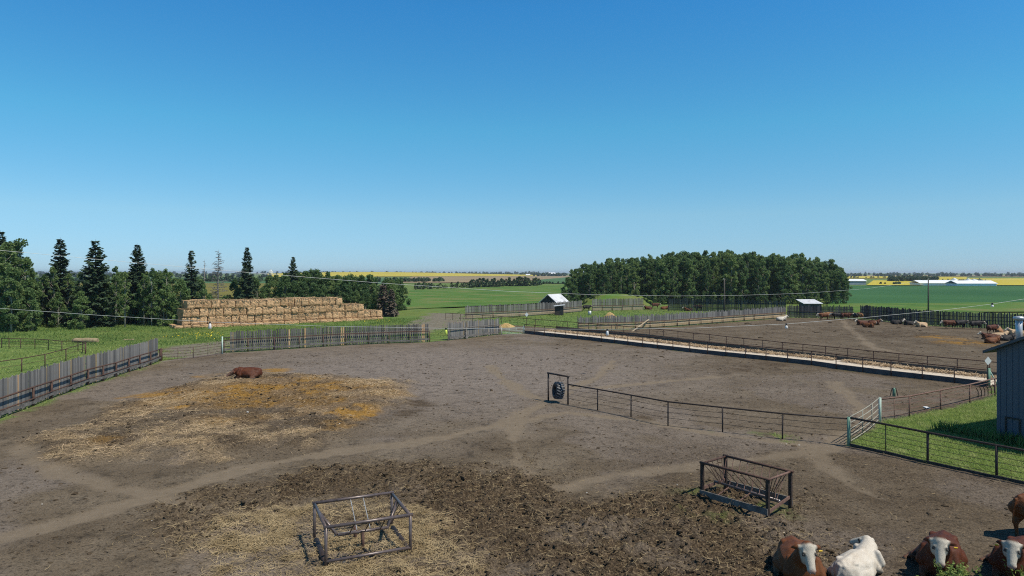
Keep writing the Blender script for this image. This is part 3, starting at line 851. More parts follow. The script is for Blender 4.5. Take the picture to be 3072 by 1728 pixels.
def pipe_fence(name, label, posts, h, cables, mt, top_r=.045, post_r=.04, cable_r=.011, thick=None, top=None, sag=0.0, cable_m=None, thin=()):
    posts = flat(posts)
    r = thing(name, label, 'fence', posts[0])
    for i, p in enumerate(posts):
        q = .022 if i in thin else post_r
        m = MB(); m.tube([(p.x, p.y, -.3), (p.x + random.uniform(-.02, .02), p.y, h)], q, 7); m.build('post', M[mt], r, True)
    m = MB(); m.tube([p + Vector((0, 0, h + random.uniform(-.015, .015))) for p in posts], top_r, 7); m.build('top_rail', M[top or mt], r, True)
    for z in cables:
        m = MB(); line = []
        for a, b in zip(posts[:-1], posts[1:]):
            line += [a + Vector((0, 0, z)), a.lerp(b, .5) + Vector((0, 0, z - sag * random.random()))]
        line.append(posts[-1] + Vector((0, 0, z)))
        m.tube(line, cable_r if thick is None else thick, 5, False); m.build('cable' if thick is None else 'rail', M[cable_m or mt], r)
    return r

def bar_gate(name, label, a, b, h, bars, mt, uprights=2, r0=.022, z0=.12, bow=0.0, posts=None, post_h=None):
    a, b = Vector((a[0], a[1], 0)), Vector((b[0], b[1], 0))
    r = thing(name, label, 'gate', a); d = (b - a).normalized(); n = away(d)
    for k in range(bars):
        z = z0 + (h - z0) * k / (bars - 1)
        m = MB(); m.tube([a.lerp(b, t) + n * bow * math.sin(math.pi * t) + Vector((0, 0, z)) for t in (0, .25, .5, .75, 1)], r0, 6); m.build('bar', M[mt], r, True)
    for k in range(uprights):
        t = k / (uprights - 1); p = a.lerp(b, t) + n * bow * math.sin(math.pi * t)
        m = MB(); m.tube([p + Vector((0, 0, z0 - .02)), p + Vector((0, 0, h + .02))], r0 * 1.1, 6); m.build('upright', M[mt], r, True)
    for p, mm in posts or ():
        m = MB(); m.tube([(p[0], p[1], -.3), (p[0], p[1], post_h or h + .15)], .075, 8); m.build('gate_post', M[mm], r, True)
    return r

board_fence('board_fence', 'long grey board windbreak fence with rusty top rail at the left edge', LEFT_FENCE, 2.38, .165, .006, 'board_grey',
            rail=1.28, jitter=.05, rails=((.60, 'rust'),), fresh=((.36, 0), (.155, 0), (.02, 0)), post_r=.075)
board_fence('board_fence', 'grey board windbreak with new tan boards in front of the bale stack', MID_FENCE, 2.35, .17, .055, 'board_mid',
            rail=1.45, jitter=.05, start=.7, fresh=((.295, .9), (.375, .9), (.555, 1.7), (.97, .9)), rails=())
board_fence('board_fence', 'short weathered board fence with sagging planks right of the wire gate', MIDR_FENCE, 2.3, .15, .02, 'board_grey',
            rail=1.5, jitter=.1, rail_m='timber', post_m='timber')
board_fence('board_fence', 'board fence with rubbed tan lower half at the far pen', TAN_FENCE, 2.25, .16, .03, 'board_tan', posts=[station(flat(TAN_FENCE), s)[0] for s in np.arange(0, length(flat(TAN_FENCE)), 3.2)],
            rail=1.15, jitter=.13, plank=False, rails=((.62, 'timber_pale'),), off=.2)
FA = P((1398, 959), (1480, 955), (1560, 951), (1662, 944), (1748, 936))
board_fence('board_fence', 'far board windbreak in front of the white roofed barn', FA, 2.6, .17, .05, 'board_far', rail=1.25, jitter=.07, singles=False, plank=False, rails=((.65, 'timber_pale'),))
FB = P((1778, 934), (1808, 933), (1838, 932.5), (1868, 932), (1898, 931), (1932, 930))
board_fence('board_fence', 'far short board windbreak in front of the grass mound', FB, 2.75, .17, .05, 'board_far', rail=1.25, jitter=.07, singles=False, plank=False)
FC = P((2004, 933), (2090, 935), (2180, 938), (2270, 941), (2357, 944))
board_fence('board_fence', 'dark see-through slat windbreak at the foot of the grove', FC, 2.9, .15, .04, 'board_dark', rail=1.2, jitter=.1, singles=False, plank=False, rail_m='board_dark', post_m='board_dark')
board_fence('board_fence', 'dark board fence behind the standing cattle', FENCE_D, 2.5, .17, .022, 'board_dark', rail=1.3, jitter=.1, singles=False, plank=False, rail_m='board_dark', post_m='board_dark', off=.05)
board_fence('board_fence', 'long dark board fence closing the far pen at the right edge', FENCE_E, 2.6, .17, .025, 'board_dark', rail=1.3, jitter=.12, singles=False, plank=False, rail_m='board_dark', post_m='board_dark', off=.05)

# cable fence with the tyre frame
pipe_fence('cable_fence', 'dark pipe and cable fence running right from the hanging tyre', CABLE_FENCE, 1.40, (.48, .80, 1.10), 'pipe_dark', sag=.06)
ff_ = pipe_fence('cable_fence', 'dark pipe fence with five cables in front of the grass by the shed', FRONT_FENCE, 1.45, (.26, .5, .74, .98, 1.2), 'pipe_dark', .055, .055, sag=.02, thin=(1,))
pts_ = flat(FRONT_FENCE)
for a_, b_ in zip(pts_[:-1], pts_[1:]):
    m = MB(); d_ = (b_ - a_).normalized(); m.beam(a_ + Vector((0, 0, .08)) - away(d_) * .05, b_ + Vector((0, 0, .06)) - away(d_) * .05, .08, .2); m.build('foot_beam', M['wall_dark'], ff_)  # low dark beam along the foot of the fence
bf = pipe_fence('pipe_fence', 'rust brown pipe rail fence behind the pale gate', BROWN_FENCE, 1.36, (.3, .62, .92, 1.15), 'rust_light', .05, .045, thick=.018, thin=(1,))
p0, p1 = flat(BROWN_FENCE)[-2:]
for k in range(6):
    a = p0.lerp(p1, .25 + .13 * k); m = MB(); m.tube([a + Vector((0, 0, 1.0)), a + Vector((.16, .05, .75)), a + Vector((.2, .1, .35))], .03, 5); m.build('feed_bar', M['pipe_dark'], bf)
near_xs = [1500 + x / 2.516 for x in (185, 262, 335, 415, 497, 583, 672, 765, 862, 965, 1075, 1187, 1305, 1432, 1565, 1705, 1852, 2007, 2170, 2350, 2537)] + [2588, 2673, 2767, 2863, 2962]
pipe_fence('pipe_fence', 'rusty pipe fence along the near side of the feed alley', along(BUNK_PX, near_xs), 1.38, (.78,), 'rust', .045, .042, .012)
far_xs = [1337, 1358, 1381, 1417, 1447, 1472, 1504, 1530, 1554, 1580, 1606, 1671, 1703, 1735, 1766, 1800, 1835, 1871, 1908, 1949, 1991, 2034, 2080, 2128, 2179, 2232, 2288, 2347, 2409, 2476, 2543, 2620, 2697, 2782, 2872, 2968, 3010]
pipe_fence('pipe_fence', 'rusty pipe fence along the far side of the feed alley', along(FAR_PX, far_xs), 1.3, (.5, .72, .95), 'rust', .042, .04, .010)

# feed alley: bunk walls, concrete floor, straw
def wall_run(name, label, pts, h, w, mt, shift):
    pts = flat(pts); r = MB()
    for a, b in zip(pts[:-1], pts[1:]):
        d = (b - a).normalized(); o = away(d) * shift
        r.beam(a + o + Vector((0, 0, h / 2 - .1)), b + o + Vector((0, 0, h / 2 - .1)) + d * .02, w, h + .2)
    o = r.build(name, M[mt]); return tag(o, label, 'wall')
wall_run('bunk_wall', 'low dark feed bunk wall facing the near yard', BUNK, .5, .14, 'bunk', .1)
wall_run('bunk_wall', 'low brown bunk wall on the far side of the feed alley', FARL[2:], .48, .16, 'bunk_brown', -.12)
def strip(pts, o0, o1, z, mt, name, label):
    pts = flat(pts); m = MB(); vv = []
    for i, p in enumerate(pts):
        d = (pts[min(i + 1, len(pts) - 1)] - pts[max(i - 1, 0)]).normalized(); n = away(d)
        vv += [p + n * o0 + Vector((0, 0, z)), p + n * o1 + Vector((0, 0, z))]
    m.add(vv, [(2 * i, 2 * i + 2, 2 * i + 3, 2 * i + 1) for i in range(len(pts) - 1)])
    return tag(m.build(name, M[mt]), label, kind='structure')
strip(BUNK, .15, 4.7, .2, 'concrete', 'alley_floor', 'pale concrete floor of the feed alley')

# round pen at the left
RP = [(-60, 1016), (5, 1046), (27, 1048), (62, 1048), (105, 1049), (145, 1052), (186, 1057), (234, 1056), (248, 1058), (258, 1062)]
pipe_fence('pipe_fence', 'rusty pipe pen on the grass behind the left board fence', P(*RP[1:]), 1.22, (.3, .6, .9), 'rust', .04, .045, .016)
RP2 = P((-40, 1135), (65, 1118), (135, 1103), (198, 1085), (256, 1064))
pipe_fence('pipe_fence', 'single rail rusty fence close behind the left board fence', RP2, 1.25, (.7,), 'rust', .04, .05, .016)

# gates
bar_gate('bar_gate', 'rusty bar gate beside the end of the left board fence', G(487, 1084), G(579, 1077), 1.2, 5, 'rust', 3, .018, posts=[(G(484, 1085), 'rust')])
bar_gate('bar_gate', 'rusty bar gate next to the pale green post', G(581, 1077), G(664, 1064), 1.2, 5, 'rust', 3, .018, posts=[(G(667, 1064), 'gate_green')], post_h=1.95)
bar_gate('bar_gate', 'faded green bar gate at the left end of the feed alley', G(1506, 1005), G(1569, 1002), .95, 5, 'gate_green', 4, .022, posts=[(G(1504, 1006), 'gate_white'), (G(1572, 1002), 'gate_green')], post_h=1.2)
bar_gate('wire_gate', 'thin wire gate in the gap beside the grass', G(1291, 1028), G(1345, 1024), 1.25, 6, 'rust', 2, .01)
bar_gate('bar_gate', 'pale faded bar gate standing ajar by the grass', G(2551, 1335), G(2637, 1268), 1.45, 5, 'gate_white', 4, .026, bow=-.1, z0=.2,
         posts=[(G(2546, 1340), 'green_post'), (G(2640, 1270), 'gate_green')], post_h=1.5)
bar_gate('bar_gate', 'dark far gate between the two back windbreaks', G(1950, 931), G(1980, 931), 1.4, 5, 'rust', 3, .035)
# planks leaning and fallen at the fences
m = MB(); m.beam(G(1896, 996) + Vector((0, 0, .05)), G(1946, 986) + Vector((0, 0, 1.45)), .22, .06); tag(m.build('leaning_plank', M['timber_pale']), 'long pale plank leaning on the tan board fence', 'plank')
m = MB(); m.beam(G(1406, 1018) + Vector((-.2, -.35, .1)), G(1398, 1016) + Vector((0, -.1, 1.3)), .2, .06); tag(m.build('leaning_plank', M['timber']), 'short grey plank leaning on the weathered fence by the wire gate', 'plank')
m = MB(); m.beam(G(2775, 1226) + Vector((0, 0, .12)), G(2785, 1230) + Vector((0, 0, .12)), .25, .05); tag(m.build('plastic_scrap', M['white']), 'white scrap lying on the dirt behind the rust brown fence', 'scrap')

# ------------------------------------------------------------------ tyre frame and tyre
ta, tb = G(1645, 1204), G(1704, 1217)
r = thing('tyre_gantry', 'tall dark pipe gantry at the end of the cable fence', 'gantry', ta)
for p in (ta, tb): m = MB(); m.tube([(p.x, p.y, -.3), (p.x, p.y, 1.93)], .055, 8); m.build('post', M['pipe_dark'], r, True)
d = (tb - ta).normalized(); m = MB(); m.tube([ta - d * .08 + Vector((0, 0, 1.93)), tb + d * .1 + Vector((0, 0, 1.93))], .06, 8); m.build('crossbar', M['pipe_dark'], r, True)
tc = ta.lerp(tb, .52) + Vector((0, 0, .88))
ty = thing('tractor_tyre', 'big black lugged tractor tyre hanging from the pipe frame', 'tyre', tc, R(18))
ty.rotation_euler = (0, R(6), R(14))
ORI[ty] = Vector((0, 0, 0))
m = MB(); n = 28; prof = [(.30, -.22), (.36, -.29), (.46, -.30), (.52, -.26), (.535, -.12), (.54, 0), (.535, .12), (.52, .26), (.46, .30), (.36, .29), (.30, .22), (.285, 0)]
vv = []; ff = []
for i in range(n):
    a = i / n * math.tau
    for (rr, xx) in prof: vv.append((xx, math.cos(a) * rr, math.sin(a) * rr))
k = len(prof)
for i in range(n):
    for j in range(k): ff.append((i * k + j, i * k + (j + 1) % k, ((i + 1) % n) * k + (j + 1) % k, ((i + 1) % n) * k + j))
m.add(vv, ff); m.build('carcass', M['black'], ty, True)
lug = MB(); lug.add([(-.02, -.045, .53), (.26, .05, .515), (.26, .115, .5), (-.02, .03, .53), (-.02, -.04, .585), (.255, .055, .57), (.255, .105, .555), (-.02, .025, .585)], [(0, 1, 5, 4), (1, 2, 6, 5), (2, 3, 7, 6), (3, 0, 4, 7), (4, 5, 6, 7)])
lm = lug.mesh('lug', M['lug'])
for i in range(18):
    for sgn in (0, 1):
        o = link('lug', lm, None, ty); a = (i + .5 * sgn) / 18 * math.tau
        o.rotation_euler = (a, 0, 0); o.scale = (-1 if sgn else 1, 1, 1)
m = MB(); m.tube([(-.06, 0, .5), (0, 0, .82), (0, 0, 1.04)], .014, 5); m.tube([(.16, 0, .54), (.02, 0, .9)], .012, 5); m.build('chain', M['pipe_dark'], ty)

# ------------------------------------------------------------------ hay feeders
def feeder_square():
    c = Vector((-4.8, 21.74, 0)); a = math.atan2(1.05, 2.35); w, dp, h = 2.56, 2.34, 1.25
    z0 = hz(c) - .04
    r = thing('hay_feeder', 'square pipe hay feeder standing in loose straw', 'feeder', (c.x, c.y, z0), a); ORI[r] = Vector((0, 0, 0))
    X_, Y_ = w / 2, dp / 2; pm = M['feeder_pipe']
    for sx in (-1, 1):
        for sy in (-1, 1):
            m = MB(); m.tube([(sx * X_, sy * Y_, -.12), (sx * X_, sy * Y_, h)], .048, 8); m.build('leg', pm, r, True)
    for sy in (-1, 1): m = MB(); m.tube([(-X_ - .07, sy * Y_, h), (X_ + .07, sy * Y_, h)], .052, 8); m.build('top_rail', pm, r, True)
    for sx in (-1, 1): m = MB(); m.tube([(sx * X_, -Y_, h - .02), (sx * X_, Y_, h - .02)], .052, 8); m.build('side_rail', pm, r, True)
    m = MB(); m.tube([(-X_, -Y_, .24), (X_, -Y_, .24)], .05, 8); m.build('bottom_rail', pm, r, True)
    for sx in (-1, 1): m = MB(); m.tube([(sx * (X_ - .02), -Y_, .12), (sx * (X_ - .02), Y_ * .8, .12)], .09, 8); m.build('skid', M['pipe_dark'], r, True)
    yb, zb = -.12, .62
    m = MB(); m.tube([(-.78, yb - .12, zb), (.82, yb - .12, zb)], .05, 8); m.build('trough_pipe', pm, r, True)
    m = MB(); m.tube([(-.78, yb + .5, zb - .22), (-.1, yb + .52, zb - .22)], .04, 7); m.build('trough_pipe', M['galv'], r, True)
    for sx in (-1, 1):
        m = MB(); m.tube([(sx * X_ * .98, Y_ * .3, h - .05), (sx * .8, yb - .1, zb)], .05, 7); m.build('end_bar', pm, r, True)
        for k in range(3):
            t = -.25 + .35 * k
            m = MB(); m.tube([(sx * X_, Y_ * t, h - .03), (sx * .82, yb - .05 + .08 * k, zb)], .016, 5); m.build('rack_rod', M['pipe_dark'], r)
    for x in (-.45, .02, .5): m = MB(); m.tube([(x, -Y_, h - .02), (x - .03, -Y_ * .5, zb + .12), (x - .1, yb - .12, zb)], .017, 5); m.build('rack_rod', M['pipe_dark'], r)
    for x in (-.12, .3): m = MB(); m.tube([(x, Y_, h - .02), (x, yb + .2, zb - .05)], .014, 5); m.build('rack_rod', M['galv'], r)
    for x, y, z in ((.0, -.25, zb), (-.08, .55, .52)): m = MB(); m.tube([(x, y, -.1), (x, y, z)], .055, 7); m.build('support_post', M['rust'], r, True)
    m = MB(); m.tube([(.02, -.25, .06), (.12, -Y_, .12)], .07, 7); m.build('skid', M['pipe_dark'], r, True)
    m = MB(); m.box((-.75, -Y_, .05), (.1, .06, .24)); m.build('foot_plate', M['timber'], r)
feeder_square()
def feeder_long():
    c = G(2236, 1521); a = math.atan2(-2.1, 1.72); L, w, h = 2.72, 1.55, 1.48
    z0 = hz(c) - .06
    r = thing('hay_feeder', 'long hay feeder with plank sides and slanted rods', 'feeder', (c.x, c.y, z0), a); ORI[r] = Vector((0, 0, 0))
    X_, Y_ = L / 2, w / 2
    for sx in (-1, 1):
        for sy in (-1, 1):
            m = MB(); m.box((sx * X_, sy * Y_, h / 2 - .08), (.11, .11, h + .16)); m.build('leg', M['pipe_dark'], r)
    for sy in (-1, 1):
        m = MB(); m.tube([(-X_ - .1, sy * Y_, h), (X_ + .12, sy * Y_, h)], .05, 7); m.build('top_rail', M['rust'], r, True)
        m = MB(); m.beam((-X_ - .05, sy * (Y_ + .08), .34), (X_ + .04, sy * (Y_ + .08), .34), .05, .22 if sy < 0 else .32); m.build('side_plank', M['timber'], r)
        m = MB(); m.box((0, sy * (Y_ + .06), .1), (.1, .08, .35)); m.build('stake', M['timber'], r)
    for sx in (-1, 1):
        m = MB(); m.tube([(sx * X_, -Y_, h - .02), (sx * X_, Y_, h - .02)], .042, 7); m.build('end_rail', M['rust_light'] if sx > 0 else M['rust'], r, True)
        m = MB(); m.beam((sx * X_, -Y_, .3 if sx > 0 else .5), (sx * X_, Y_, .55), .04, .11); m.build('end_plank', M['rust_light'], r)
    m = MB(); m.tube([(-X_ * .98, 0, .62), (X_ * .98, 0, .56)], .05, 7); m.build('trough_pipe', M['feeder_pipe'], r, True)
    m = MB(); m.tube([(-X_ * .8, .1, .58), (X_ * .98, .1, .53)], .03, 6); m.build('trough_pipe', M['galv'], r, True)
    for k in range(9):
        x = -X_ * .92 + k * X_ * 1.84 / 8
        for sy in (-1, 1):
            m = MB(); m.tube([(x - .06, sy * Y_, h - .02), (x + .24 if x < X_ * .75 else x, sy * .03, .6)], .014, 5); m.build('rack_rod', M['pipe_dark'] if sy < 0 else M['rust_light'], r)
    for k, y in enumerate((-.45, -.15, .2, .5)):
        for sx in (-1, 1): m = MB(); m.tube([(sx * X_, y, h - .03), (sx * (X_ - .35), y * .3, .62)], .014, 5); m.build('rack_rod', M['rust'], r)
    for x in (-.8, .1): m = MB(); m.tube([(x, -Y_, .3), (x + .15, .05, .6)], .022, 5); m.build('brace', M['rust_light'], r)
feeder_long()

# ------------------------------------------------------------------ shed at the right edge
def gable(name, label, C, u, v, W, Ln, eave, rise, wall, roof, over=.4, cat='shed', th=.1):
    """u runs along the gable wall, v along the ridge"""
    C = Vector((C[0], C[1], 0)); u = Vector((*u, 0)).normalized(); v = Vector((*v, 0)).normalized()
    r = thing(name, label, cat, C)
    q = lambda a, b, z: C + u * a + v * b + Vector((0, 0, z))
    m = MB(); A = [q(0, 0, -.2), q(W, 0, -.2), q(W, 0, eave), q(W / 2, 0, eave + rise), q(0, 0, eave)]
    B = [p + v * Ln for p in A]
    m.add(A + B, [(0, 1, 2, 3, 4), (9, 8, 7, 6, 5), (0, 5, 6, 1), (1, 6, 7, 2), (4, 9, 5, 0)])
    wl = m.build('wall', M[wall], r)
    k = rise / (W / 2)
    for s in (0, 1):
        m = MB()
        e = q(-over, -over, eave - k * over + .02) if s == 0 else q(W + over, -over, eave - k * over + .02)
        t = q(W / 2, -over, eave + rise + .02)
        e2, t2 = e + v * (Ln + 2 * over), t + v * (Ln + 2 * over); up = Vector((0, 0, th))
        m.add([e, t, t2, e2, e + up, t + up, t2 + up, e2 + up], [(0, 1, 2, 3), (7, 6, 5, 4), (0, 4, 5, 1), (1, 5, 6, 2), (2, 6, 7, 3), (3, 7, 4, 0)])
        m.build('roof', M[roof], r)
    return r, q
C0 = G(2990, 1322)
sh, q = gable('metal_shed', 'blue grey metal shed cut off by the right edge', C0, (.45, -.89), (.89, .45), 8.2, 12, 4.75, 1.95, 'shed', 'shed_roof', .45, th=.14)
sv = Vector((.89, .45, 0)).normalized()
su = Vector((.45, -.89, 0)).normalized()
for k in range(28):                                    # standing ribs of the sheet wall
    a = .15 + .29 * k; zt = 4.75 + 1.95 * (1 - abs(a / 4.1 - 1))
    m = MB(); b = q(a, -.012, 0); m.beam(b, b + Vector((0, 0, zt - .03)), .05, .03, up=sv); m.build('rib', M['shed'], sh)
m = MB(); 
for (x0, x1, z0, z1) in ((.42, 1.15, 1.28, 1.36), (.42, .49, .3, 1.28), (1.08, 1.15, .3, 1.28)): m.box(q((x0 + x1) / 2, -.04, (z0 + z1) / 2), (x1 - x0, .05, z1 - z0), math.atan2(su.y, su.x))
m.build('hatch_frame', M['wall_dark'], sh)
cb = q(.8, .5, 5.0)
m = MB(); m.tube([cb, cb + Vector((0, 0, 1.42))], .15, 14); pipe = m.build('flue_pipe', M['galv'], sh, True)
m = MB(); m.tube([cb + Vector((0, 0, 1.36)), cb + Vector((0, 0, 1.42)), cb + Vector((0, 0, 1.52)), cb + Vector((0, 0, 1.56))], [.2, .27, .24, .06], 14); m.build('cap', M['galv'], pipe, True)
m = MB(); m.tube([cb + Vector((0, 0, .12)), cb + Vector((0, 0, .2))], .19, 14); m.build('collar', M['galv'], pipe, True)

# small barn, hut and shelter in the back corral
b0 = atd(1622, 148)
gable('small_barn', 'small dark barn with bright sheet metal roof in the back corral', b0, (.93, -.37), (.6, .8), 3.5, 4.6, 2.5, 1.5, 'wall_dark', 'roof_metal', .3, 'barn')
hb = G(1678, 947); r = thing('feed_hut', 'tiny dark hut with a pale lid at the back windbreak', 'hut', hb)
m = MB(); m.box(hb + Vector((0, .7, .95)), (1.7, 1.4, 1.9)); m.build('wall', M['wall_dark'], r)
m = MB(); m.beam(hb + Vector((-1.1, .6, 1.95)), hb + Vector((1.15, .6, 2.2)), 1.9, .08); m.build('roof', M['roof_metal'], r)
m = MB(); m.box(hb + Vector((.45, -.02, .8)), (.6, .05, 1.4)); m.build('opening_shade', M['black'], r)  # black plate painted for the dark inside of an opening
x0, y0 = atd(2412, 148); r = thing('cattle_shelter', 'low shelter with a sloping sheet metal roof behind the dark fence', 'shelter', (x0, y0, 0))
m = MB(); m.box((x0 + 1.9, y0 + 1.3, 1.0), (3.9, 2.4, 2.1)); m.build('wall', M['wall_teal'], r)
m = MB(); up = .08
m.add([(x0 - .2, y0 - .3, 2.05), (x0 + 4.0, y0 - .3, 2.05), (x0 + 3.4, y0 + 2.6, 2.85), (x0 - .7, y0 + 2.6, 2.85), (x0 - .2, y0 - .3, 2.13), (x0 + 4.0, y0 - .3, 2.13), (x0 + 3.4, y0 + 2.6, 2.93), (x0 - .7, y0 + 2.6, 2.93)],
      [(3, 2, 1, 0), (4, 5, 6, 7), (0, 1, 5, 4), (1, 2, 6, 5), (2, 3, 7, 6), (3, 0, 4, 7)]); m.build('roof', M['roof_metal'], r)

# small yard fittings
gp = G(2966, 1166); r = thing('bunk_post', 'green painted post at the right end of the feed bunk', 'post', gp)
m = MB(); m.tube([(gp.x, gp.y, -.2), (gp.x, gp.y, 1.55)], .12, 8); m.build('post', M['green_post'], r, True)
m = MB(); m.tube([(gp.x, gp.y, 1.5), (gp.x + .75, gp.y + .1, .25)], .05, 6); m.build('brace', M['gate_green'], r, True)
def diamond(px, ybase, zc, label, s=.28):
    p = G(px, ybase); r = thing('diamond_sign', label, 'sign', p)
    m = MB(); m.tube([(p.x, p.y, -.2), (p.x, p.y, zc)], .03, 6); m.build('post', M['rust'], r)
    m = MB(); m.add([(p.x - s * .8, p.y - .05, zc), (p.x, p.y - .05, zc - s), (p.x + s * .8, p.y - .05, zc), (p.x, p.y - .05, zc + s),
                     (p.x - s * .8, p.y - .035, zc), (p.x, p.y - .035, zc - s), (p.x + s * .8, p.y - .035, zc), (p.x, p.y - .035, zc + s)],
                    [(0, 1, 2, 3), (7, 6, 5, 4), (0, 4, 5, 1), (1, 5, 6, 2), (2, 6, 7, 3), (3, 7, 4, 0)]); m.build('plate', M['white'], r)
diamond(2963, 1168, 2.15, 'white diamond marker above the green post near the shed', .33)
diamond(1580, 975, 1.75, 'white diamond marker on the far alley fence', .38)
hp = G(2682, 1193); r = thing('hydrant', 'squat green water hydrant with side braces in the yard', 'hydrant', hp)
m = MB(); m.tube([(hp.x, hp.y, -.1), (hp.x, hp.y, .62), (hp.x, hp.y, .7)], [.11, .1, .05], 8); m.build('barrel', M['green_post'], r, True)
for s in (-1, 1): m = MB(); m.tube([(hp.x + s * .12, hp.y, .7), (hp.x + s * .32, hp.y, -.05)], .03, 5); m.build('brace', M['pipe_dark'], r)
m = MB(); m.tube([(hp.x - .16, hp.y, .68), (hp.x + .16, hp.y, .68)], .035, 6); m.build('handle', M['pipe_dark'], r)
m = MB(); m.tube([(*atd(1769, 140), 0), (*atd(1769, 140), .95)], .35, 12); tag(m.build('barrel', M['galv'], None, True), 'pale steel barrel in the gap between the back windbreaks', 'barrel')

# poles and wires
def pole(px, d, ytop, label, arm=True):
    x, y = atd(px, d); zt = hpx(px, ytop, d)
    r = thing('power_pole', label, 'pole', (x, y, 0))
    m = MB(); m.tube([(x, y, -.3), (x, y, zt * .5), (x, y, zt)], [.17, .15, .11], 8); m.build('shaft', M['pole'], r, True)
    m = MB(); m.tube([(x - .12, y - .1, zt - .12), (x - .12, y - .1, zt + .14)], .05, 6); m.build('insulator', M['white'], r, True)
    return Vector((x, y, zt))
PT = pole(2785, 150, 838, 'dark wooden power pole behind the long dark fence')
pole(2173, 127, 838, 'dark wooden power pole beside the tan board fence')
A_, B_ = Vector((-45, 60)), Vector((PT.x, PT.y))
w1 = []
for px, py in ((-900, 690), (0, 751), (380, 786), (763, 819), (1140, 849), (1526, 874), (1780, 884), (2027, 888), (2220, 886), (2409, 880), (2600, 866), (2785, 840)):
    k = (px - CX) / F; dx, dy = B_.x - A_.x, B_.y - A_.y
    t = (60 * k + 45) / (dx - dy * k); d = A_.y + dy * t
    w1.append(Vector((k * d, d, H - (py - YH) / F * d)))
w1.append(w1[-1] + Vector((60, 25, .2)))
m = MB(); m.tube(w1, .015, 5); tag(m.build('power_line', M['wire'], None, True), 'upper pale power line rising to the left above the spruces', 'power line')
w2 = []
for px, py in ((-1500, 790), (-600, 873), (0, 925), (300, 946), (630, 966), (990, 979), (1338, 985), (1600, 987), (1822, 988), (2090, 984), (2359, 972), (2600, 952), (2840, 929), (2977, 912), (3072, 897), (3500, 828)):
    w2.append(Vector(((px - CX) / F * 58, 58, H - (py - YH) / F * 58)))
m = MB(); m.tube(w2, .012, 5); tag(m.build('power_line', M['wire'], None, True), 'lower pale power line crossing in front of the bale stack', 'power line')
def marker(px, py, label, mt, h=.5):
    p = Vector(((px - CX) / F * 58, 58, H - (py - YH) / F * 58))
    r = thing('wire_marker', label, 'marker', p)
    m = MB(); m.tube([p + Vector((0, 0, .04)), p + Vector((0, 0, -.12))], .07, 7); m.build('clamp', M['black'], r)
    m = MB(); m.tube([p + Vector((0, 0, -.12)), p + Vector((0, 0, -.2)), p + Vector((0, 0, -h)), p + Vector((0, 0, -h - .02))], [.06, .10, .13, .1], 9); m.build('sleeve', M[mt], r, True)
marker(630, 966, 'white marker on the lower wire in front of the bale stack', 'white', .55)
marker(1338, 985, 'yellow marker on the lower wire by the wire gate', 'yellow', .5)
marker(1822, 988, 'white marker on the lower wire above the feed alley', 'white', .5)
marker(2359, 972, 'pale marker on the lower wire above the far pen', 'white', .36)
marker(2977, 910, 'pale marker on the lower wire against the green crop field', 'white', .28)

# ------------------------------------------------------------------ far farm buildings
def far_barn(name, label, px0, px1, yb, ht, dep, wall, roof, rise):
    a = G(px0, yb); L = (px1 - px0) / F * a.y
    r = thing(name, label, 'barn', (a.x, a.y, 0))
    m = MB(); m.box((a.x + L / 2, a.y + dep / 2, ht / 2), (L, dep, ht)); m.build('wall', M[wall], r)
    for s in (0, 1):
        m = MB(); y0 = a.y - .5 if s == 0 else a.y + dep + .5; ym = a.y + dep / 2
        m.add([(a.x - .5, y0, ht), (a.x + L + .5, y0, ht), (a.x + L + .5, ym, ht + rise), (a.x - .5, ym, ht + rise), (a.x - .5, y0, ht + .2), (a.x + L + .5, y0, ht + .2), (a.x + L + .5, ym, ht + rise + .2), (a.x - .5, ym, ht + rise + .2)],
              [(3, 2, 1, 0), (4, 5, 6, 7), (0, 1, 5, 4), (1, 2, 6, 5), (2, 3, 7, 6), (3, 0, 4, 7)]); m.build('roof', M[roof], r)
    return r
far_barn('long_barn', 'long low white barn left of the bins beyond the crop field', 2760, 2868, 856.5, 1.5, 12, 'barn_white', 'barn_white', 1.9)
far_barn('long_barn', 'long low white barn at the right of the far farmyard', 2872, 2990, 858, 1.5, 12, 'barn_white', 'barn_white', 1.9)
far_barn('machine_shed', 'grey blue machine shed with white roof at the edge of the grove', 2546, 2598, 854, 2.6, 10, 'barn_blue', 'barn_white', 1.3)
far_barn('white_barn', 'tall white barn far off left of the grove', 1647, 1666, 827.5, 5.5, 20, 'barn_white', 'barn_white', 3.5)
far_barn('white_barn', 'small white barn far off at the end of the yellow hill', 1578, 1590, 827.5, 2.5, 14, 'barn_white', 'barn_white', 2.5)
for px, yb, h_, rr, lb in ((2863, 851, 4.6, 2.2, 'pale steel grain bin between the long white barns'), (2905, 852, 4.2, 2.6, 'squat pale grain bin behind the right long barn'), (2922, 852, 4.0, 2.6, 'rightmost pale grain bin of the far farmyard')):
    p = G(px, yb); r = thing('grain_bin', lb, 'grain bin', p)
    m = MB(); m.tube([p, p + Vector((0, 0, h_ * .75))], rr, 14); m.build('drum', M['barn_white'], r, True)
    m = MB(); m.tube([p + Vector((0, 0, h_ * .75)), p + Vector((0, 0, h_))], [rr, .2], 14); m.build('cone_roof', M['barn_white'], r, True)
p = G(812, 826.5); r = thing('grain_elevator', 'tiny white grain elevator on the horizon left of centre', 'elevator', p)
m = MB(); m.box(p + Vector((0, 0, 7)), (9, 9, 14)); m.build('tower', M['barn_white'], r)
m = MB(); m.box(p + Vector((0, 0, 16)), (5, 6, 4.5)); m.build('cupola', M['barn_white'], r)
m = MB(); m.box(p + Vector((-12, 0, 3)), (16, 9, 6)); m.build('annex', M['barn_white'], r)

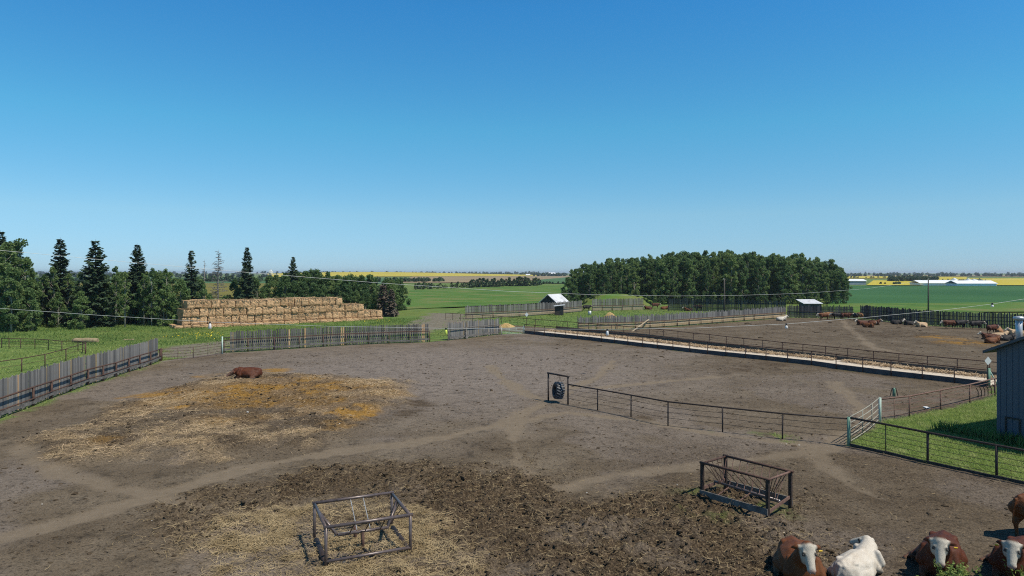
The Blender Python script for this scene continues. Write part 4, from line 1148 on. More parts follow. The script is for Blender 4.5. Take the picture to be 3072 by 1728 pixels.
# ------------------------------------------------------------------ trees
# spruces and dead trees along the left
def sp(kind, px, ytop, d, name, label, wide=1.0, group=None, var=None):
    x, y = atd(px, d); h = hpx(px, ytop, d); return tree(kind, (x, y), h, name, label, 'tree', group, wide, var)
sp('spruce', 2, 690, 112, 'spruce_tree', 'dark spruce at the far left edge behind the broadleaf tree', 1.0, None, 0)
sp('spruce', 182, 712, 114, 'spruce_tree', 'ragged dark spruce, second from the left edge', 1.05, None, 1)
sp('spruce', 287, 718, 110, 'spruce_tree', 'tall dark spruce, third from the left edge', 1.1, None, 2)
sp('spruce', 412, 730, 116, 'spruce_tree', 'neat cone shaped spruce, fourth from the left edge', .95, None, 0)
sp('sparse', 574, 750, 122, 'spruce_tree', 'thinning half bare spruce above the left end of the bales', 1.0)
sp('dead', 655, 748, 138, 'dead_spruce', 'bare grey dead spruce behind the bale stack', 1.0)
sp('snag', 613, 778, 140, 'dead_snag', 'thin bare snag left of the dead spruce', 1.0)
sp('spruce', 741, 738, 140, 'spruce_tree', 'dark bushy spruce right of the dead spruce', .85, None, 1)
sp('spruce', 879, 768, 150, 'spruce_tree', 'short dark spruce above the middle of the bale stack', .8, None, 2)
sp('small_dead', 1150, 852, 138, 'dead_spruce', 'left of two brown dead spruces at the right end of the bales', 1.25, None, 0)
sp('small_dead', 1174, 868, 136, 'dead_spruce', 'right of two brown dead spruces at the right end of the bales', 1.2, None, 1)
L_ = []
L_ += [('full', 20, 735, 104, 1.15), ('full', 58, 728, 108, 1.0), ('aspen', 75, 775, 106, 1.0), ('full', -40, 720, 108, 1.2), ('aspen', 34, 800, 100, 1.1)]
rs = random.Random(5)
for px in range(-30, 250, 26): L_.append((rs.choice(('bush', 'bush', 'darkbush')), px + rs.uniform(-10, 10), rs.uniform(835, 880), rs.uniform(100, 116), 1.0))
for px in range(60, 560, 40): L_.append((rs.choice(('bush', 'bush', 'darkbush')), px + rs.uniform(-10, 10), rs.uniform(822, 872), rs.uniform(110, 124), 1.0))
for px in range(300, 520, 24): L_.append((rs.choice(('bush', 'aspen', 'bush')), px + rs.uniform(-8, 8), rs.uniform(806, 830), rs.uniform(112, 122), .9))
for px in range(560, 610, 24): L_.append(('bush', px, rs.uniform(820, 850), rs.uniform(126, 132), .85))
for px in range(705, 860, 24): L_.append((rs.choice(('bush', 'darkbush')), px + rs.uniform(-6, 6), rs.uniform(822, 842), rs.uniform(142, 154), .95))
for px in range(860, 1215, 15): L_.append((rs.choice(('darkbush', 'darkbush', 'bush')), px + rs.uniform(-6, 6), 812 + 30 * ((px - 860) / 355) ** 1.5 + rs.uniform(-5, 14), rs.uniform(146, 160), 1.0))
for px in range(880, 1200, 32): L_.append(('darkbush', px + rs.uniform(-8, 8), 848 + 30 * ((px - 880) / 330) + rs.uniform(-8, 8), rs.uniform(140, 145), 1.0))
for px in (300, 345, 432, 455, 130, 205, 95, 160, 240, 375, 500): L_.append(('thin', px, rs.uniform(800, 826), rs.uniform(108, 114), .9))
L_.sort(key=lambda a: a[1])
for i, (k, px, yt, d, w) in enumerate(L_):
    nm = {'full': 'broadleaf_tree', 'aspen': 'aspen_tree', 'bush': 'aspen_sapling', 'darkbush': 'willow_bush', 'thin': 'thin_aspen'}[k]
    lk = {'full': 'large full broadleaf tree', 'aspen': 'mid green aspen', 'bush': 'bushy green young aspen', 'darkbush': 'dark green willow bush', 'thin': 'thin pale stemmed aspen'}[k]
    sp(k, px, yt, d, nm, f'{lk} in the left tree belt, {nth(i)} tree from its left end', w, 'trees of the left belt')

# the grove right of centre
prof = np.array([(1690, 848), (1712, 815), (1740, 802), (1790, 786), (1850, 782), (1930, 772), (2000, 764), (2100, 760), (2200, 756), (2260, 762), (2330, 764), (2400, 768), (2455, 776), (2500, 790), (2540, 812), (2560, 840)])
Gv = []
for row, (d0, step, dy) in enumerate(((196, 17, 16), (207, 15, 4), (219, 14, 0), (232, 14, 2))):
    px = 1706 + row * 6 + (0 if row else 4)
    while px < 2546 - row * 4:
        yt = float(np.interp(px, prof[:, 0], prof[:, 1])) + dy + rs.choice((rs.uniform(-10, 5), rs.uniform(-5, 10), rs.uniform(2, 22)))
        k = rs.choice(('full', 'full', 'aspen', 'darkbush' if px < 1800 else 'aspen')) if row == 0 else rs.choice(('aspen', 'aspen', 'full', 'thin'))
        dd = d0 + rs.uniform(-4, 4)
        Gv.append((k, px + rs.uniform(-5, 5), yt, dd, rs.uniform(.78, 1.12) * (1.15 if k == 'darkbush' else 1)))
        px += step * rs.uniform(.8, 1.2)
for px in range(1700, 2540, 26): Gv.append((rs.choice(('bush', 'darkbush')), px + rs.uniform(-8, 8), rs.uniform(868, 884), rs.uniform(188, 193), 1.0))
Gv.sort(key=lambda a: a[1])
for i, (k, px, yt, d, w) in enumerate(Gv):
    nm = {'full': 'broadleaf_tree', 'aspen': 'aspen_tree', 'bush': 'aspen_sapling', 'darkbush': 'willow_bush', 'thin': 'thin_aspen'}[k]
    lk = {'full': 'dense dark poplar', 'aspen': 'tall green aspen', 'bush': 'low young aspen', 'darkbush': 'dark green willow', 'thin': 'thin half bare aspen'}[k]
    sp(k, px, yt, d, nm, f'{lk} in the grove right of centre, {nth(i)} from its left end', w, 'trees of the right grove')
# tree row across the meadow
Fr = []
for px in np.arange(1246, 1628, 6.5):
    base = np.interp(px, (1246, 1625), (868, 857)); d = 18022 / (base - YH) + rs.uniform(-8, 14)
    yt = np.interp(px, (1246, 1330, 1390, 1420, 1600, 1625), (846, 850, 846, 835, 832, 838)) + rs.uniform(-3, 7)
    Fr.append((px + rs.uniform(-4, 4), yt, d))
for i, (px, yt, d) in enumerate(Fr):
    sp('far', px, yt, d, 'hedgerow_tree', f'dark tree in the row across the meadow, {nth(i)} from the left', 1.5, 'tree row across the meadow')

# far woods: one mass each
def far_wood(px0, px1, yb0, yb1, ytop, label, n, leaf=2.6, ragged=4, dep=40, base_z=0.0):
    k = max(3, n // 26); u = rng.random(k); cpx = px0 + (px1 - px0) * u; yb = yb0 + (yb1 - yb0) * u
    cd = 18022 / (yb - YH) + rng.random(k) * dep
    ht = np.maximum(2.0, (H - (ytop - YH) / F * cd)) * rng.uniform(.6, 1.12, k); rad_ = ht * rng.uniform(.28, .55, k)
    w = rng.integers(0, k, n); q = rng.normal(size=(n, 3)); q /= np.linalg.norm(q, axis=1, keepdims=True); q *= rng.random((n, 1)) ** .4
    d = cd[w] + q[:, 1] * rad_[w]; z = ht[w] * .52 + q[:, 2] * ht[w] * .5
    x_w = (cpx[w] - CX) / F * cd[w] + q[:, 0] * rad_[w]
    v, f = leaf_quads(np.stack([x_w, d, z], 1), leaf, aspect=1.2)
    me_ = np_mesh('far_wood', v, f); me_.materials.append(M['far_leaf'])
    return tag(link('far_wood', me_), label, 'wood', kind='stuff')
far_wood(2668, 2812, 845, 845, 828, 'dark wood in front of the canola behind the long barns', 2200, 2.4, 3, 60)
far_wood(2805, 2960, 848, 847, 838, 'shelterbelt behind the white grain bins', 1100, 1.8, 4, 20)
far_wood(2640, 2700, 854, 854, 848, 'low bushes left of the long barns', 260, 1.2, 4, 15)
far_wood(2745, 2775, 855, 855, 850, 'bushes at the left end of the long barn', 160, 1.2, 4, 8)
far_wood(2530, 2700, 834.5, 834, 830, 'thin far hedge right of the grove', 500, 2.5, 3, 30)
far_wood(2500, 3400, 829.5, 830, 821.5, 'far tree line along the right horizon', 4200, 5, 5, 300)
far_wood(2500, 3400, 824.5, 824.5, 818.5, 'farthest blue tree line on the right horizon', 2600, 9, 4, 400)
far_wood(1120, 1330, 847, 846, 833, 'dark wood left of the tree row at the foot of the yellow hill', 1800, 2.3, 4, 50)
far_wood(1600, 1700, 829, 829, 820, 'spruce shelterbelt behind the tall white barn', 900, 4, 5, 80)
far_wood(1370, 1700, 825.5, 826, 818.5, 'far tree line along the horizon left of the grove', 2200, 6, 4, 200)
far_wood(1180, 1620, 822.5, 822.8, 815.5, 'blue tree line behind the canola hill', 2000, 10, 4, 300)
far_wood(-200, 1200, 823, 823, 814.5, 'blue hills of trees along the left horizon', 4200, 10, 5, 500)
far_wood(-200, 820, 831, 832, 821, 'far hedge behind the left spruces', 2600, 5, 6, 150)
far_wood(560, 900, 846, 846, 829, 'dark wood behind the bare spruce', 2400, 2.2, 6, 50)
far_wood(-100, 560, 848, 846, 832, 'dark wood behind the left spruces', 2600, 2.4, 6, 50)
far_wood(1630, 1700, 852, 852, 848, 'low bushes at the left foot of the grove', 200, 1.4, 4, 20)

# ------------------------------------------------------------------ straw bales
def bale_mesh(w, h, L, seed):
    rs_ = random.Random(seed); bm = bmesh.new()
    bmesh.ops.create_cube(bm, size=1.0)
    bmesh.ops.subdivide_edges(bm, edges=bm.edges[:], cuts=4, use_grid_fill=True)
    for v in bm.verts:
        x, y, z = v.co
        e = sum(1 for c in (x, y, z) if abs(c) > .49)
        k = 1 - (.09 if e >= 3 else .05 if e == 2 else 0) + rs_.uniform(-.035, .035)
        lay_ = .012 * math.sin(z * 40 + seed)
        v.co = Vector((x * w * k + lay_, y * L * (k + (.03 * math.cos(x * 3) * math.cos(z * 3))) + lay_, (z + .5) * h * (.985 + rs_.uniform(-.012, .012))))
    me_ = bpy.data.meshes.new('straw_bale'); bm.to_mesh(me_); bm.free()
    me_.materials.append(M['bale']); return me_
BA = Vector((-51.6, 107.0, 0)); BB = Vector((-23.2, 128.0, 0))
bu = (BB - BA).normalized(); bv = Vector((-bu.y, bu.x, 0)); bl = (BB - BA).length; ba_ = math.atan2(bu.y, bu.x)
bw, bh, bd = 1.22, 1.27, 2.45
vars_ = [bale_mesh(bw, bh, bd, i) for i in range(6)]; lows = [bale_mesh(bw, .62, bd, 20 + i) for i in range(3)]
n_full = int(bl / bw)
for row, (z0, i0, i1, nm_, ms) in enumerate(((0, -1, n_full, 'sunken bottom row', lows), (.62, 0, n_full, 'second lowest row', vars_), (.62 + bh, 0, n_full - 3, 'third lowest row', vars_), (.62 + 2 * bh, .5, n_full - 6.5, 'top row', vars_))):
    i = i0; k = 0
    while i < i1:
        # two deep where the back shows: the top row and the left end
        for dep in range(2 if (row == 3 or k < 1 or (row > 0 and i > i1 - 4)) else 1):
            p = BA + bu * (bw * (i + .5)) + bv * (bd * (dep + .5) + random.uniform(-.16, .16) - (.5 if row == 0 else 0)) + Vector((0, 0, z0 - .05))
            sag = .25 * math.sin(i * .45 + 1) * (row == 3) * .3
            o = link('straw_bale', ms[random.randrange(len(ms))], None, None, p + Vector((0, 0, sag - .02 * row)), ba_ + random.uniform(-.06, .06), (1, 1, random.uniform(.95, 1.03)))
            side = 'front' if dep == 0 else 'rear'
            tag(o, f'straw bale, {nth(k)} from the left in the {side} {nm_} of the stack', 'bale', 'bales of the long straw stack')
        i += 1; k += 1
# old bales in the grass on the left
for (px, py, L_b, lb) in ((250, 1031, 3.1, 'weathered hay bale row lying in the grass behind the left fence'), (382, 1024, 1.5, 'collapsed old bale remains in the grass right of the weathered bale')):
    p = G(px, py); m = MB()
    hh = .62 if L_b > 2 else .25; pts = []
    for k in range(9): pts.append((p.x + (k / 8 - .5) * L_b, p.y + .4, hh * .55 + random.uniform(-.03, .03)))
    m.tube(pts, [hh * .42 if k in (0, 8) else hh * random.uniform(.5, .58) for k in range(9)], 9)
    tag(m.build('old_bale', M['bale_old'], None, True), lb, 'bale')

# straw piles
def pile(px, py, r_, h_, label):
    p = G(px, py); vv = [(p.x, p.y, h_)]; ff = []; n_ = 14; m = MB()
    for k, (q, zz) in enumerate(((.35, .8), (.7, .4), (1.0, -.05))):
        for i in range(n_):
            a = i / n_ * math.tau; s_ = q * r_ * random.uniform(.82, 1.18); vv.append((p.x + math.cos(a) * s_, p.y + math.sin(a) * s_ * .8, h_ * zz + random.uniform(-.08, .08)))
    for i in range(n_): ff.append((0, 1 + i, 1 + (i + 1) % n_))
    for k in range(2):
        for i in range(n_): a = 1 + k * n_; ff.append((a + i, a + n_ + i, a + n_ + (i + 1) % n_, a + (i + 1) % n_))
    m.add(vv, ff); return tag(m.build('straw_pile', M['straw_gold']), label, 'straw pile')
pile(1830, 954, 1.4, 1.15, 'golden heap of straw behind the tan board fence')
pile(1518, 983, 1.6, .75, 'low tan heap of straw left of the feed alley')

# ------------------------------------------------------------------ cattle
def blob_mesh(name, parts, voxel, smooth=6):
    """one continuous body grown from overlapping rounded volumes"""
    bm = bmesh.new()
    def ball(c, r, rot=None):
        mt_ = Matrix.Translation(c)
        if rot is not None: mt_ = mt_ @ rot.to_4x4()
        r = (r, r, r) if isinstance(r, (int, float)) else r
        bmesh.ops.create_icosphere(bm, subdivisions=2, radius=1.0, matrix=mt_ @ Matrix.Diagonal((*r, 1)))
    for q in parts:
        if q[0] == 'e': ball(Vector(q[1]), q[2], q[3] if len(q) > 3 else None)
        else:
            pts = [Vector(p) for p in q[1]]; rr = q[2]
            for a, b, ra, rb in zip(pts[:-1], pts[1:], rr[:-1], rr[1:]):
                n_ = max(2, int((b - a).length / (min(ra, rb) * .4)) + 1)
                for k in range(n_): t_ = k / (n_ - 1); ball(a.lerp(b, t_), ra + (rb - ra) * t_)
    me_ = bpy.data.meshes.new(name); bm.to_mesh(me_); bm.free()
    o = bpy.data.objects.new('tmp', me_); col.objects.link(o)
    md = o.modifiers.new('r', 'REMESH'); md.mode = 'VOXEL'; md.voxel_size = voxel; md.use_smooth_shade = True
    sm = o.modifiers.new('s', 'SMOOTH'); sm.factor = .5; sm.iterations = smooth
    dg = bpy.context.evaluated_depsgraph_get(); dg.update()
    out = bpy.data.meshes.new_from_object(o.evaluated_get(dg)); out.name = name
    bpy.data.objects.remove(o); bpy.data.meshes.remove(me_)
    out.polygons.foreach_set('use_smooth', [True] * len(out.polygons))
    return out

HS = 1.1
def head_parts(hc, fw, up=Vector((0, 0, 1)), s=HS):
    """hc poll, fw the way the nose points"""
    hc = Vector(hc); fw = Vector(fw).normalized(); sd = up.cross(fw).normalized(); u2 = fw.cross(sd)
    F_ = fw * s; U_ = u2 * s; S_ = sd * s
    rot = Matrix((fw, sd, u2)).transposed()
    ps = [('e', hc + F_ * .02, (.15 * s, .145 * s, .13 * s), rot),
          ('c', [hc + F_ * .06 - U_ * .01, hc + F_ * .24 - U_ * .02, hc + F_ * .42 - U_ * .03], [.13 * s, .108 * s, .088 * s]),
          ('e', hc + F_ * .455 - U_ * .035, (.065 * s, .10 * s, .075 * s), rot),
          ('c', [hc + F_ * .10 - U_ * .10, hc + F_ * .34 - U_ * .10], [.09 * s, .06 * s])]
    for k in (-1, 1):
        ps.append(('c', [hc + S_ * k * .12 + U_ * .0, hc + S_ * k * .22 - U_ * .035 - F_ * .01, hc + S_ * k * .30 - U_ * .10 - F_ * .01], [.05 * s, .058 * s, .022 * s]))
        ps.append(('e', hc + F_ * .13 + S_ * k * .11 + U_ * .045, (.055 * s, .04 * s, .04 * s), rot))     # brow
    return ps, (hc, fw, sd, u2)

def lying(name, hc, fw, voxel, neck_mid, side=1, face=1.0):
    """lying on the chest, x forward, hind leg out to one side"""
    s = side
    ps = [('e', (-.10, 0, .42), (.88, .47, .41)),
          ('e', (-.66, -.02 * s, .40), (.40, .37, .385)),            # rump
          ('e', (-.25, .0, .31), (.72, .56, .31)),                   # belly spread
          ('e', (.50, 0, .45), (.36, .36, .42)),                     # shoulders
          ('c', [(-.85, 0, .66), (-.3, 0, .74), (.3, 0, .74), (.55, 0, .78)], [.10, .09, .09, .10]),      # backbone
          ('e', (-.62, .22, .68), (.14, .10, .06)), ('e', (-.62, -.22, .68), (.14, .10, .06)), ('e', (-.93, .09, .62), (.07, .06, .07)), ('e', (-.93, -.09, .62), (.07, .06, .07)),   # hip and pin bones
          ('c', [(.52, .30, .72), (.62, .36, .42)], [.09, .12]), ('c', [(.52, -.30, .72), (.62, -.36, .42)], [.09, .12]),      # shoulder blades
          ('e', (-.60, .26 * s, .34), (.36, .17, .27)),              # thigh lying outward
          ('c', [(-.62, .40 * s, .24), (-.30, .60 * s, .14)], [.16, .11]),
          ('c', [(-.30, .60 * s, .14), (-.62, .70 * s, .085)], [.09, .055]), ('c', [(-.62, .70 * s, .08), (-.36, .78 * s, .065), (-.24, .80 * s, .06)], [.05, .045, .055]),
          ('c', [(-.5, -.36 * s, .25), (-.05, -.5 * s, .10), (.05, -.50 * s, .08)], [.16, .075, .06]),
          ('c', [(.46, .30, .30), (.74, .30, .12), (.44, .33, .075), (.30, .33, .06)], [.13, .075, .05, .055]),
          ('c', [(.46, -.30, .30), (.78, -.28, .12), (.92, -.20, .07), (.72, -.22, .065)], [.13, .075, .055, .05]),
          ('c', [(-.98, 0, .62), (-1.07, .05 * s, .35), (-1.02, .14 * s, .10)], [.05, .03, .035])]
    hc = Vector(hc); nm_ = Vector(neck_mid)
    ps.append(('c', [(.40, 0, .52), nm_, hc], [.33, .245, .15]))
    ps.append(('c', [(.62, 0, .30), nm_ + Vector((0, 0, -.16)), hc + Vector((0, 0, -.08))], [.16, .12, .09]))
    hp_, fr = head_parts(hc, fw); ps += hp_
    me_ = blob_mesh(name, ps, voxel); paint(me_, fr, .10, face); return me_, fr

def standing(name, hc, fw, voxel, neck_mid):
    ps = [('e', (0, 0, .98), (.80, .34, .36)), ('e', (-.58, 0, 1.04), (.34, .30, .32)), ('e', (.52, 0, 1.0), (.32, .27, .38)), ('e', (.02, 0, .86), (.6, .35, .30)),
          ('c', [(-.8, 0, 1.27), (0, 0, 1.28), (.6, 0, 1.33)], [.07, .07, .08])]
    for k in (-1, 1):
        ps += [('c', [(-.66, k * .19, .90), (-.52, k * .20, .68), (-.70, k * .19, .47), (-.66, k * .19, .22), (-.62, k * .19, .04)], [.22, .135, .075, .05, .062]),
               ('c', [(.50, k * .18, .80), (.52, k * .17, .45), (.51, k * .17, .22), (.54, k * .17, .04)], [.17, .085, .05, .06])]
    ps += [('c', [(-.93, 0, 1.22), (-1.0, 0, .95), (-.98, .03, .55)], [.045, .028, .04]), ('e', (-.42, 0, .66), (.14, .12, .1))]
    hc = Vector(hc); nm_ = Vector(neck_mid)
    ps.append(('c', [(.5, 0, 1.08), nm_, hc], [.28, .19, .13]))
    ps.append(('c', [(.72, 0, .86), nm_ + Vector((0, 0, -.15)), hc + Vector((0, 0, -.06))], [.16, .11, .09]))
    hp_, fr = head_parts(hc, fw); ps += hp_
    me_ = blob_mesh(name, ps, voxel); paint(me_, fr, legs=.30); return me_, fr

def paint(me_, fr, legs=.1, white_face=1.0):
    hc, fw, sd, u2 = fr
    n_ = len(me_.vertices); co = np.zeros(n_ * 3, np.float32); me_.vertices.foreach_get('co', co); co = co.reshape(-1, 3)
    rel = (co - np.array(hc)) / HS; a = rel @ np.array(fw); b = rel @ np.array(sd); c = rel @ np.array(u2)
    w = fbm(co[:, 0] * 6 + co[:, 2] * 4, co[:, 1] * 6 - co[:, 2] * 5, 1.0, 3, 7) - .5
    face = sstep(-.10, -.02, a + w * .12) * sstep(.20, .16, np.hypot(b, c * .9) + w * .05) * (a < .7)
    muz = sstep(.43, .48, a + w * .03) * face; eye0 = face; face = face * white_face
    eye = sstep(.06, .035, np.hypot(a - .15, np.abs(b) - .115) + np.abs(c - .035) * .4)
    foot = sstep(legs, legs * .6, co[:, 2] + w * .08) * sstep(.45, .5, np.hypot(co[:, 0] * .0 + np.abs(co[:, 1]) + .2, 0))
    hoof = sstep(.055, .035, co[:, 2]) * (legs > .2)
    R_ = np.clip(face + foot * .85, 0, 1)
    ca = me_.color_attributes.new('hide', 'FLOAT_COLOR', 'POINT')
    ca.data.foreach_set('color', np.stack([R_, muz * .8, np.clip(eye * face * .9 + hoof, 0, 1), np.ones(n_)], 1).astype(np.float32).ravel())

def cow(me_, hide, p, heading, label, scale=1.0, mirror=1, fr=None, detail=False, patch=True, group='cattle in the pens'):
    z = hz(p)
    o = link('cow', me_, None, None, (p[0], p[1], z - .035 * scale))
    if not me_.materials: me_.materials.append(HIDE[hide])
    o.material_slots[0].link = 'OBJECT'; o.material_slots[0].material = HIDE[hide]
    o.rotation_euler = (0, 0, math.atan2(heading[1], heading[0])); o.scale = (scale, scale * mirror, scale)
    tag(o, label, 'cow', group)
    if detail and fr:
        hc, fw, sd, u2 = fr
        for k in (-1, 1):
            m = MB(); c = hc + (fw * .165 + sd * k * .128 + u2 * .035) * HS
            bm = bmesh.new(); bmesh.ops.create_icosphere(bm, subdivisions=2, radius=.03, matrix=Matrix.Translation(c)); e = bpy.data.meshes.new('eye'); bm.to_mesh(e); bm.free(); e.materials.append(M['black'])
            q_ = bpy.data.objects.new('eye', e); col.objects.link(q_); q_.parent = o
        m = MB(); c = hc + (sd * detail * .285 - u2 * .12 + fw * .05) * HS; 
        m.box(c, (.02, .075, .09), rot=Matrix((fw, sd, u2)).transposed()); q_ = m.build('ear_tag', M['tagyellow']); q_.parent = o
        for k in (-1, 1):
            m = MB(); c = hc + (fw * .512 + sd * k * .045 - u2 * .02) * HS
            m.box(c, (.03, .022, .03), rot=Matrix((fw, sd, u2)).transposed()); q_ = m.build('nostril', M['black']); q_.parent = o
    return o
V = .026
n1, f1 = lying('cow_lying_alert', (.84, .02, 1.13), (.56, .08, -.82), V, (.70, 0, .88))
n2, f2 = lying('cow_lying_turned', (.86, .16, .86), (.05, .92, -.34), V, (.72, .04, .72))
n3, f3 = lying('cow_lying_low', (.88, -.06, 1.02), (.52, -.06, -.85), V, (.72, -.02, .82))
n4, f4 = lying('cow_lying_asleep', (.98, .10, .52), (.80, .25, -.42), .04, (.76, .04, .58), face=.12)
s1, g1 = standing('cow_standing', (1.12, 0, 1.28), (.75, 0, -.66), V, (.88, 0, 1.16))
W_ = .055
l1, _ = lying('cow_far_lying', (1.02, .05, .98), (.85, .2, -.5), W_, (.80, 0, .76))
l2, _ = lying('cow_far_turned', (.90, .34, .95), (.1, .95, -.3), W_, (.78, .1, .78))
t1, _ = standing('cow_far_standing', (1.14, 0, 1.2), (.75, .1, -.66), W_, (.88, 0, 1.12))
# near cattle, bottom right
cow(n1, 'rust', G(2396, 1752), (-.2, -.98), 'red brown cow with white face and yellow ear tag left of the white cow', 1.18, 1, f1, 1)
cow(n2, 'white', G(2574, 1738), (.80, .60), 'white cow lying with its head turned away, near the bottom', 1.0, 1, f2)
cow(n3, 'red', G(2822, 1716), (-.60, -.80), 'dark red cow with lowered white face behind the green weed', 1.2, -1, f3, -1)
cow(n3, 'red', G(3050, 1728), (-.72, -.70), 'dark red cow with white face at the bottom right corner', 1.16, -1, f3, 1)
cow(s1, 'rust', G(3124, 1620), (.97, .24), 'red brown cow standing half out of view at the right edge', 1.15, 1, g1)
# the lone animal on the straw mound
cow(n4, 'red', G(742, 1146), (-.96, -.25), 'red brown cow lying alone on the straw bedding', 1.08, 1, f4)
far = [
    (l1, 'white', 2345, 963, (1, .1), 'white cow lying by the corner of the tan fence', 1),
    (t1, 'rust', 2472, 961, (-1, -.05), 'red cow with white legs, leftmost of the standing row at the dark fence', 1),
    (t1, 'tan', 2492, 959, (-.9, .3), 'tan cow, second of the standing row at the dark fence', 1),
    (t1, 'black', 2512, 959.5, (-1, .1), 'black cow between the tan and the red cow of the standing row', 1),
    (t1, 'red', 2538, 960, (1, -.3), 'red white faced cow turned right in the standing row', 1),
    (t1, 'black', 2566, 961, (.3, .95), 'black cow seen from behind at the gap in the dark fence', 1),
    (t1, 'tan', 2580, 960, (.15, 1), 'orange tan cow seen from behind at the gap in the dark fence', 1),
    (l1, 'red', 2586, 977, (-1, -.1), 'left cow of the resting trio right of the gap', 1),
    (l2, 'rust', 2606, 983, (.7, -.7), 'front cow of the resting trio right of the gap', 1),
    (l1, 'red', 2622, 976, (1, -.2), 'right cow of the resting trio, white face to the right', 1),
    (l1, 'black', 2692, 974, (1, -.2), 'left black cow lying under the long dark fence', 1),
    (l1, 'black', 2727, 977, (-1, -.2), 'black cow with white face lying beside the cream cow', 1),
    (l1, 'cream', 2764, 982, (-1, -.1), 'cream cow lying under the long dark fence', 1),
    (t1, 'red', 2848, 987, (-1, 0), 'red cow standing under the long dark fence', 1),
    (t1, 'black', 2882, 987, (1, .1), 'black cow standing just right of the red one at the fence', 1),
    (t1, 'black', 2928, 989.5, (1, -.1), 'rightmost black cow standing under the long dark fence', 1),
    (t1, 'red', 2976, 1003, (.9, .3), 'dark red cow with white head standing behind the resting group', 1),
    (l1, 'tan', 2998, 1003, (.6, .8), 'tan cow lying right of the standing dark red cow', 1),
    (l2, 'cream', 3000, 1016, (.8, -.3), 'pale tan cow lying in the middle of the resting group', 1),
    (l1, 'black', 3022, 1023, (1, -.1), 'black cow lying at the right of the resting group', 1),
    (l1, 'red', 2968, 1019, (-.9, .3), 'red cow with white face lying at the left of the resting group', 1),
    (l1, 'rust', 2978, 1031, (1, .1), 'frontmost red cow of the resting group by the shed', 1),
    (l1, 'cream', 3046, 1006, (-1, .2), 'cream cow partly hidden by the flue pipe', 1),
    (t1, 'red', 3076, 992, (-1, .2), 'red cow at the right edge behind the flue pipe', 1),
    (l1, 'red', 1944, 929, (-1, -.2), 'brown cow lying left of the dark far gate', 1),
    (t1, 'red', 1966, 926, (1, .1), 'brown cow standing behind the dark far gate', 1),
    (l1, 'rust', 1994, 929, (1, .1), 'brown cow lying right of the dark far gate', 1),
    (l1, 'rust', 2064, 934, (-1, 0), 'light brown cow lying in front of the see-through windbreak', 1),
    (t1, 'red', 2096, 933, (-1, .1), 'brown cow standing in front of the see-through windbreak', 1),
    (t1, 'black', 1760, 934, (1, .2), 'black cow in the gap between the back windbreaks', 1),
]
for me_, hide, px, py, hd, lb, mi in far:
    cow(me_, hide, G(px, py), hd, lb, 1.0 if me_ is t1 else .97, mi)

# ------------------------------------------------------------------ loose stuff on the ground
def scatter(n, x0, x1, y0, y1, fn, power=1.0):
    """random places kept with probability fn(masks); denser close by"""
    out = []; tot = 0
    for _ in range(12):
        x = rng.uniform(x0, x1, n); y = y0 + (y1 - y0) * rng.random(n) ** power
        mk_ = masks(x, y); keep = rng.random(n) < fn(mk_, x, y)
        k_ = np.nonzero(keep)[0]
        if len(k_): out.append(np.stack([x[k_], y[k_], height(x[k_], y[k_], tuple(a[k_] for a in mk_))], 1)); tot += len(k_)
        if tot >= n: break
    return np.concatenate(out)[:n] if out else np.zeros((0, 3))

def strands(p, L, w, lift, mt, name, label, parent=None):
    n = len(p); a = rng.uniform(0, math.tau, n); l = L * (.5 + rng.random(n)); ww = w * (.7 + .6 * rng.random(n))
    d = np.stack([np.cos(a), np.sin(a), rng.normal(0, .22, n)], 1); s = np.stack([-np.sin(a), np.cos(a), rng.normal(0, .4, n)], 1)
    c = p + np.stack([0 * l, 0 * l, lift * rng.random(n) + .012], 1)
    bend = np.stack([0 * l, 0 * l, l * .08 * rng.random(n)], 1); side = s * (l * rng.normal(0, .12, n))[:, None]
    e0 = c - d * (l / 2)[:, None]; e1 = c + d * (l / 2)[:, None]; mid = c + bend + side; h_ = s * (ww / 2)[:, None]
    v = np.stack([e0 - h_, e0 + h_, mid + h_, mid - h_, e1 + h_, e1 - h_], 1).reshape(-1, 3)
    b = (np.arange(n) * 6)[:, None]
    f = np.concatenate([b + np.array([[0, 1, 2, 3]]), b + np.array([[3, 2, 4, 5]])])
    me_ = np_mesh(name, v, f); me_.materials.append(M[mt])
    return tag(link(name, me_, None, parent), label, kind='stuff')

pts = scatter(17000, -13, 3, 16, 27, lambda m, x, y: np.clip(m[8] * (.08 + 1.3 * m[1] ** 1.5), 0, 1))
strands(pts, .32, .010, .07, 'straw', 'loose_straw', 'loose straw strewn around the square hay feeder')
pts = scatter(26000, -42, -6, 27, 60, lambda m, x, y: np.clip((m[1] ** 1.6) * 1.1 + m[6] * .07, 0, 1))
strands(pts[:15000], .24, .0085, .04, 'straw', 'loose_straw', 'trodden loose straw on the bedding mound')
strands(pts[15000:], .26, .011, .05, 'straw_pale', 'loose_straw', 'pale fresh straw on the bedding mound')
pts = scatter(9500, -14, 24, 16, 34, lambda m, x, y: .04 + m[7] * .7)
strands(pts, .2, .008, .05, 'straw', 'loose_straw', 'thin straw litter trodden into the yard')
# straw along the feed alley
n = 7000; bl_ = flat(BUNK); Lb = length(bl_); q_ = []
for k in range(n):
    p, d = station(bl_, rng.random() * Lb); o = 4.3 + abs(rng.normal(0, .42)) * (1 if rng.random() < .8 else -1.0)
    q_.append(p + away(d) * o + Vector((0, 0, .2 + .16 * rng.random())))
strands(np.array([tuple(p) for p in q_]), .5, .03, .05, 'straw_pale', 'feed_straw', 'ragged line of straw on the alley floor')

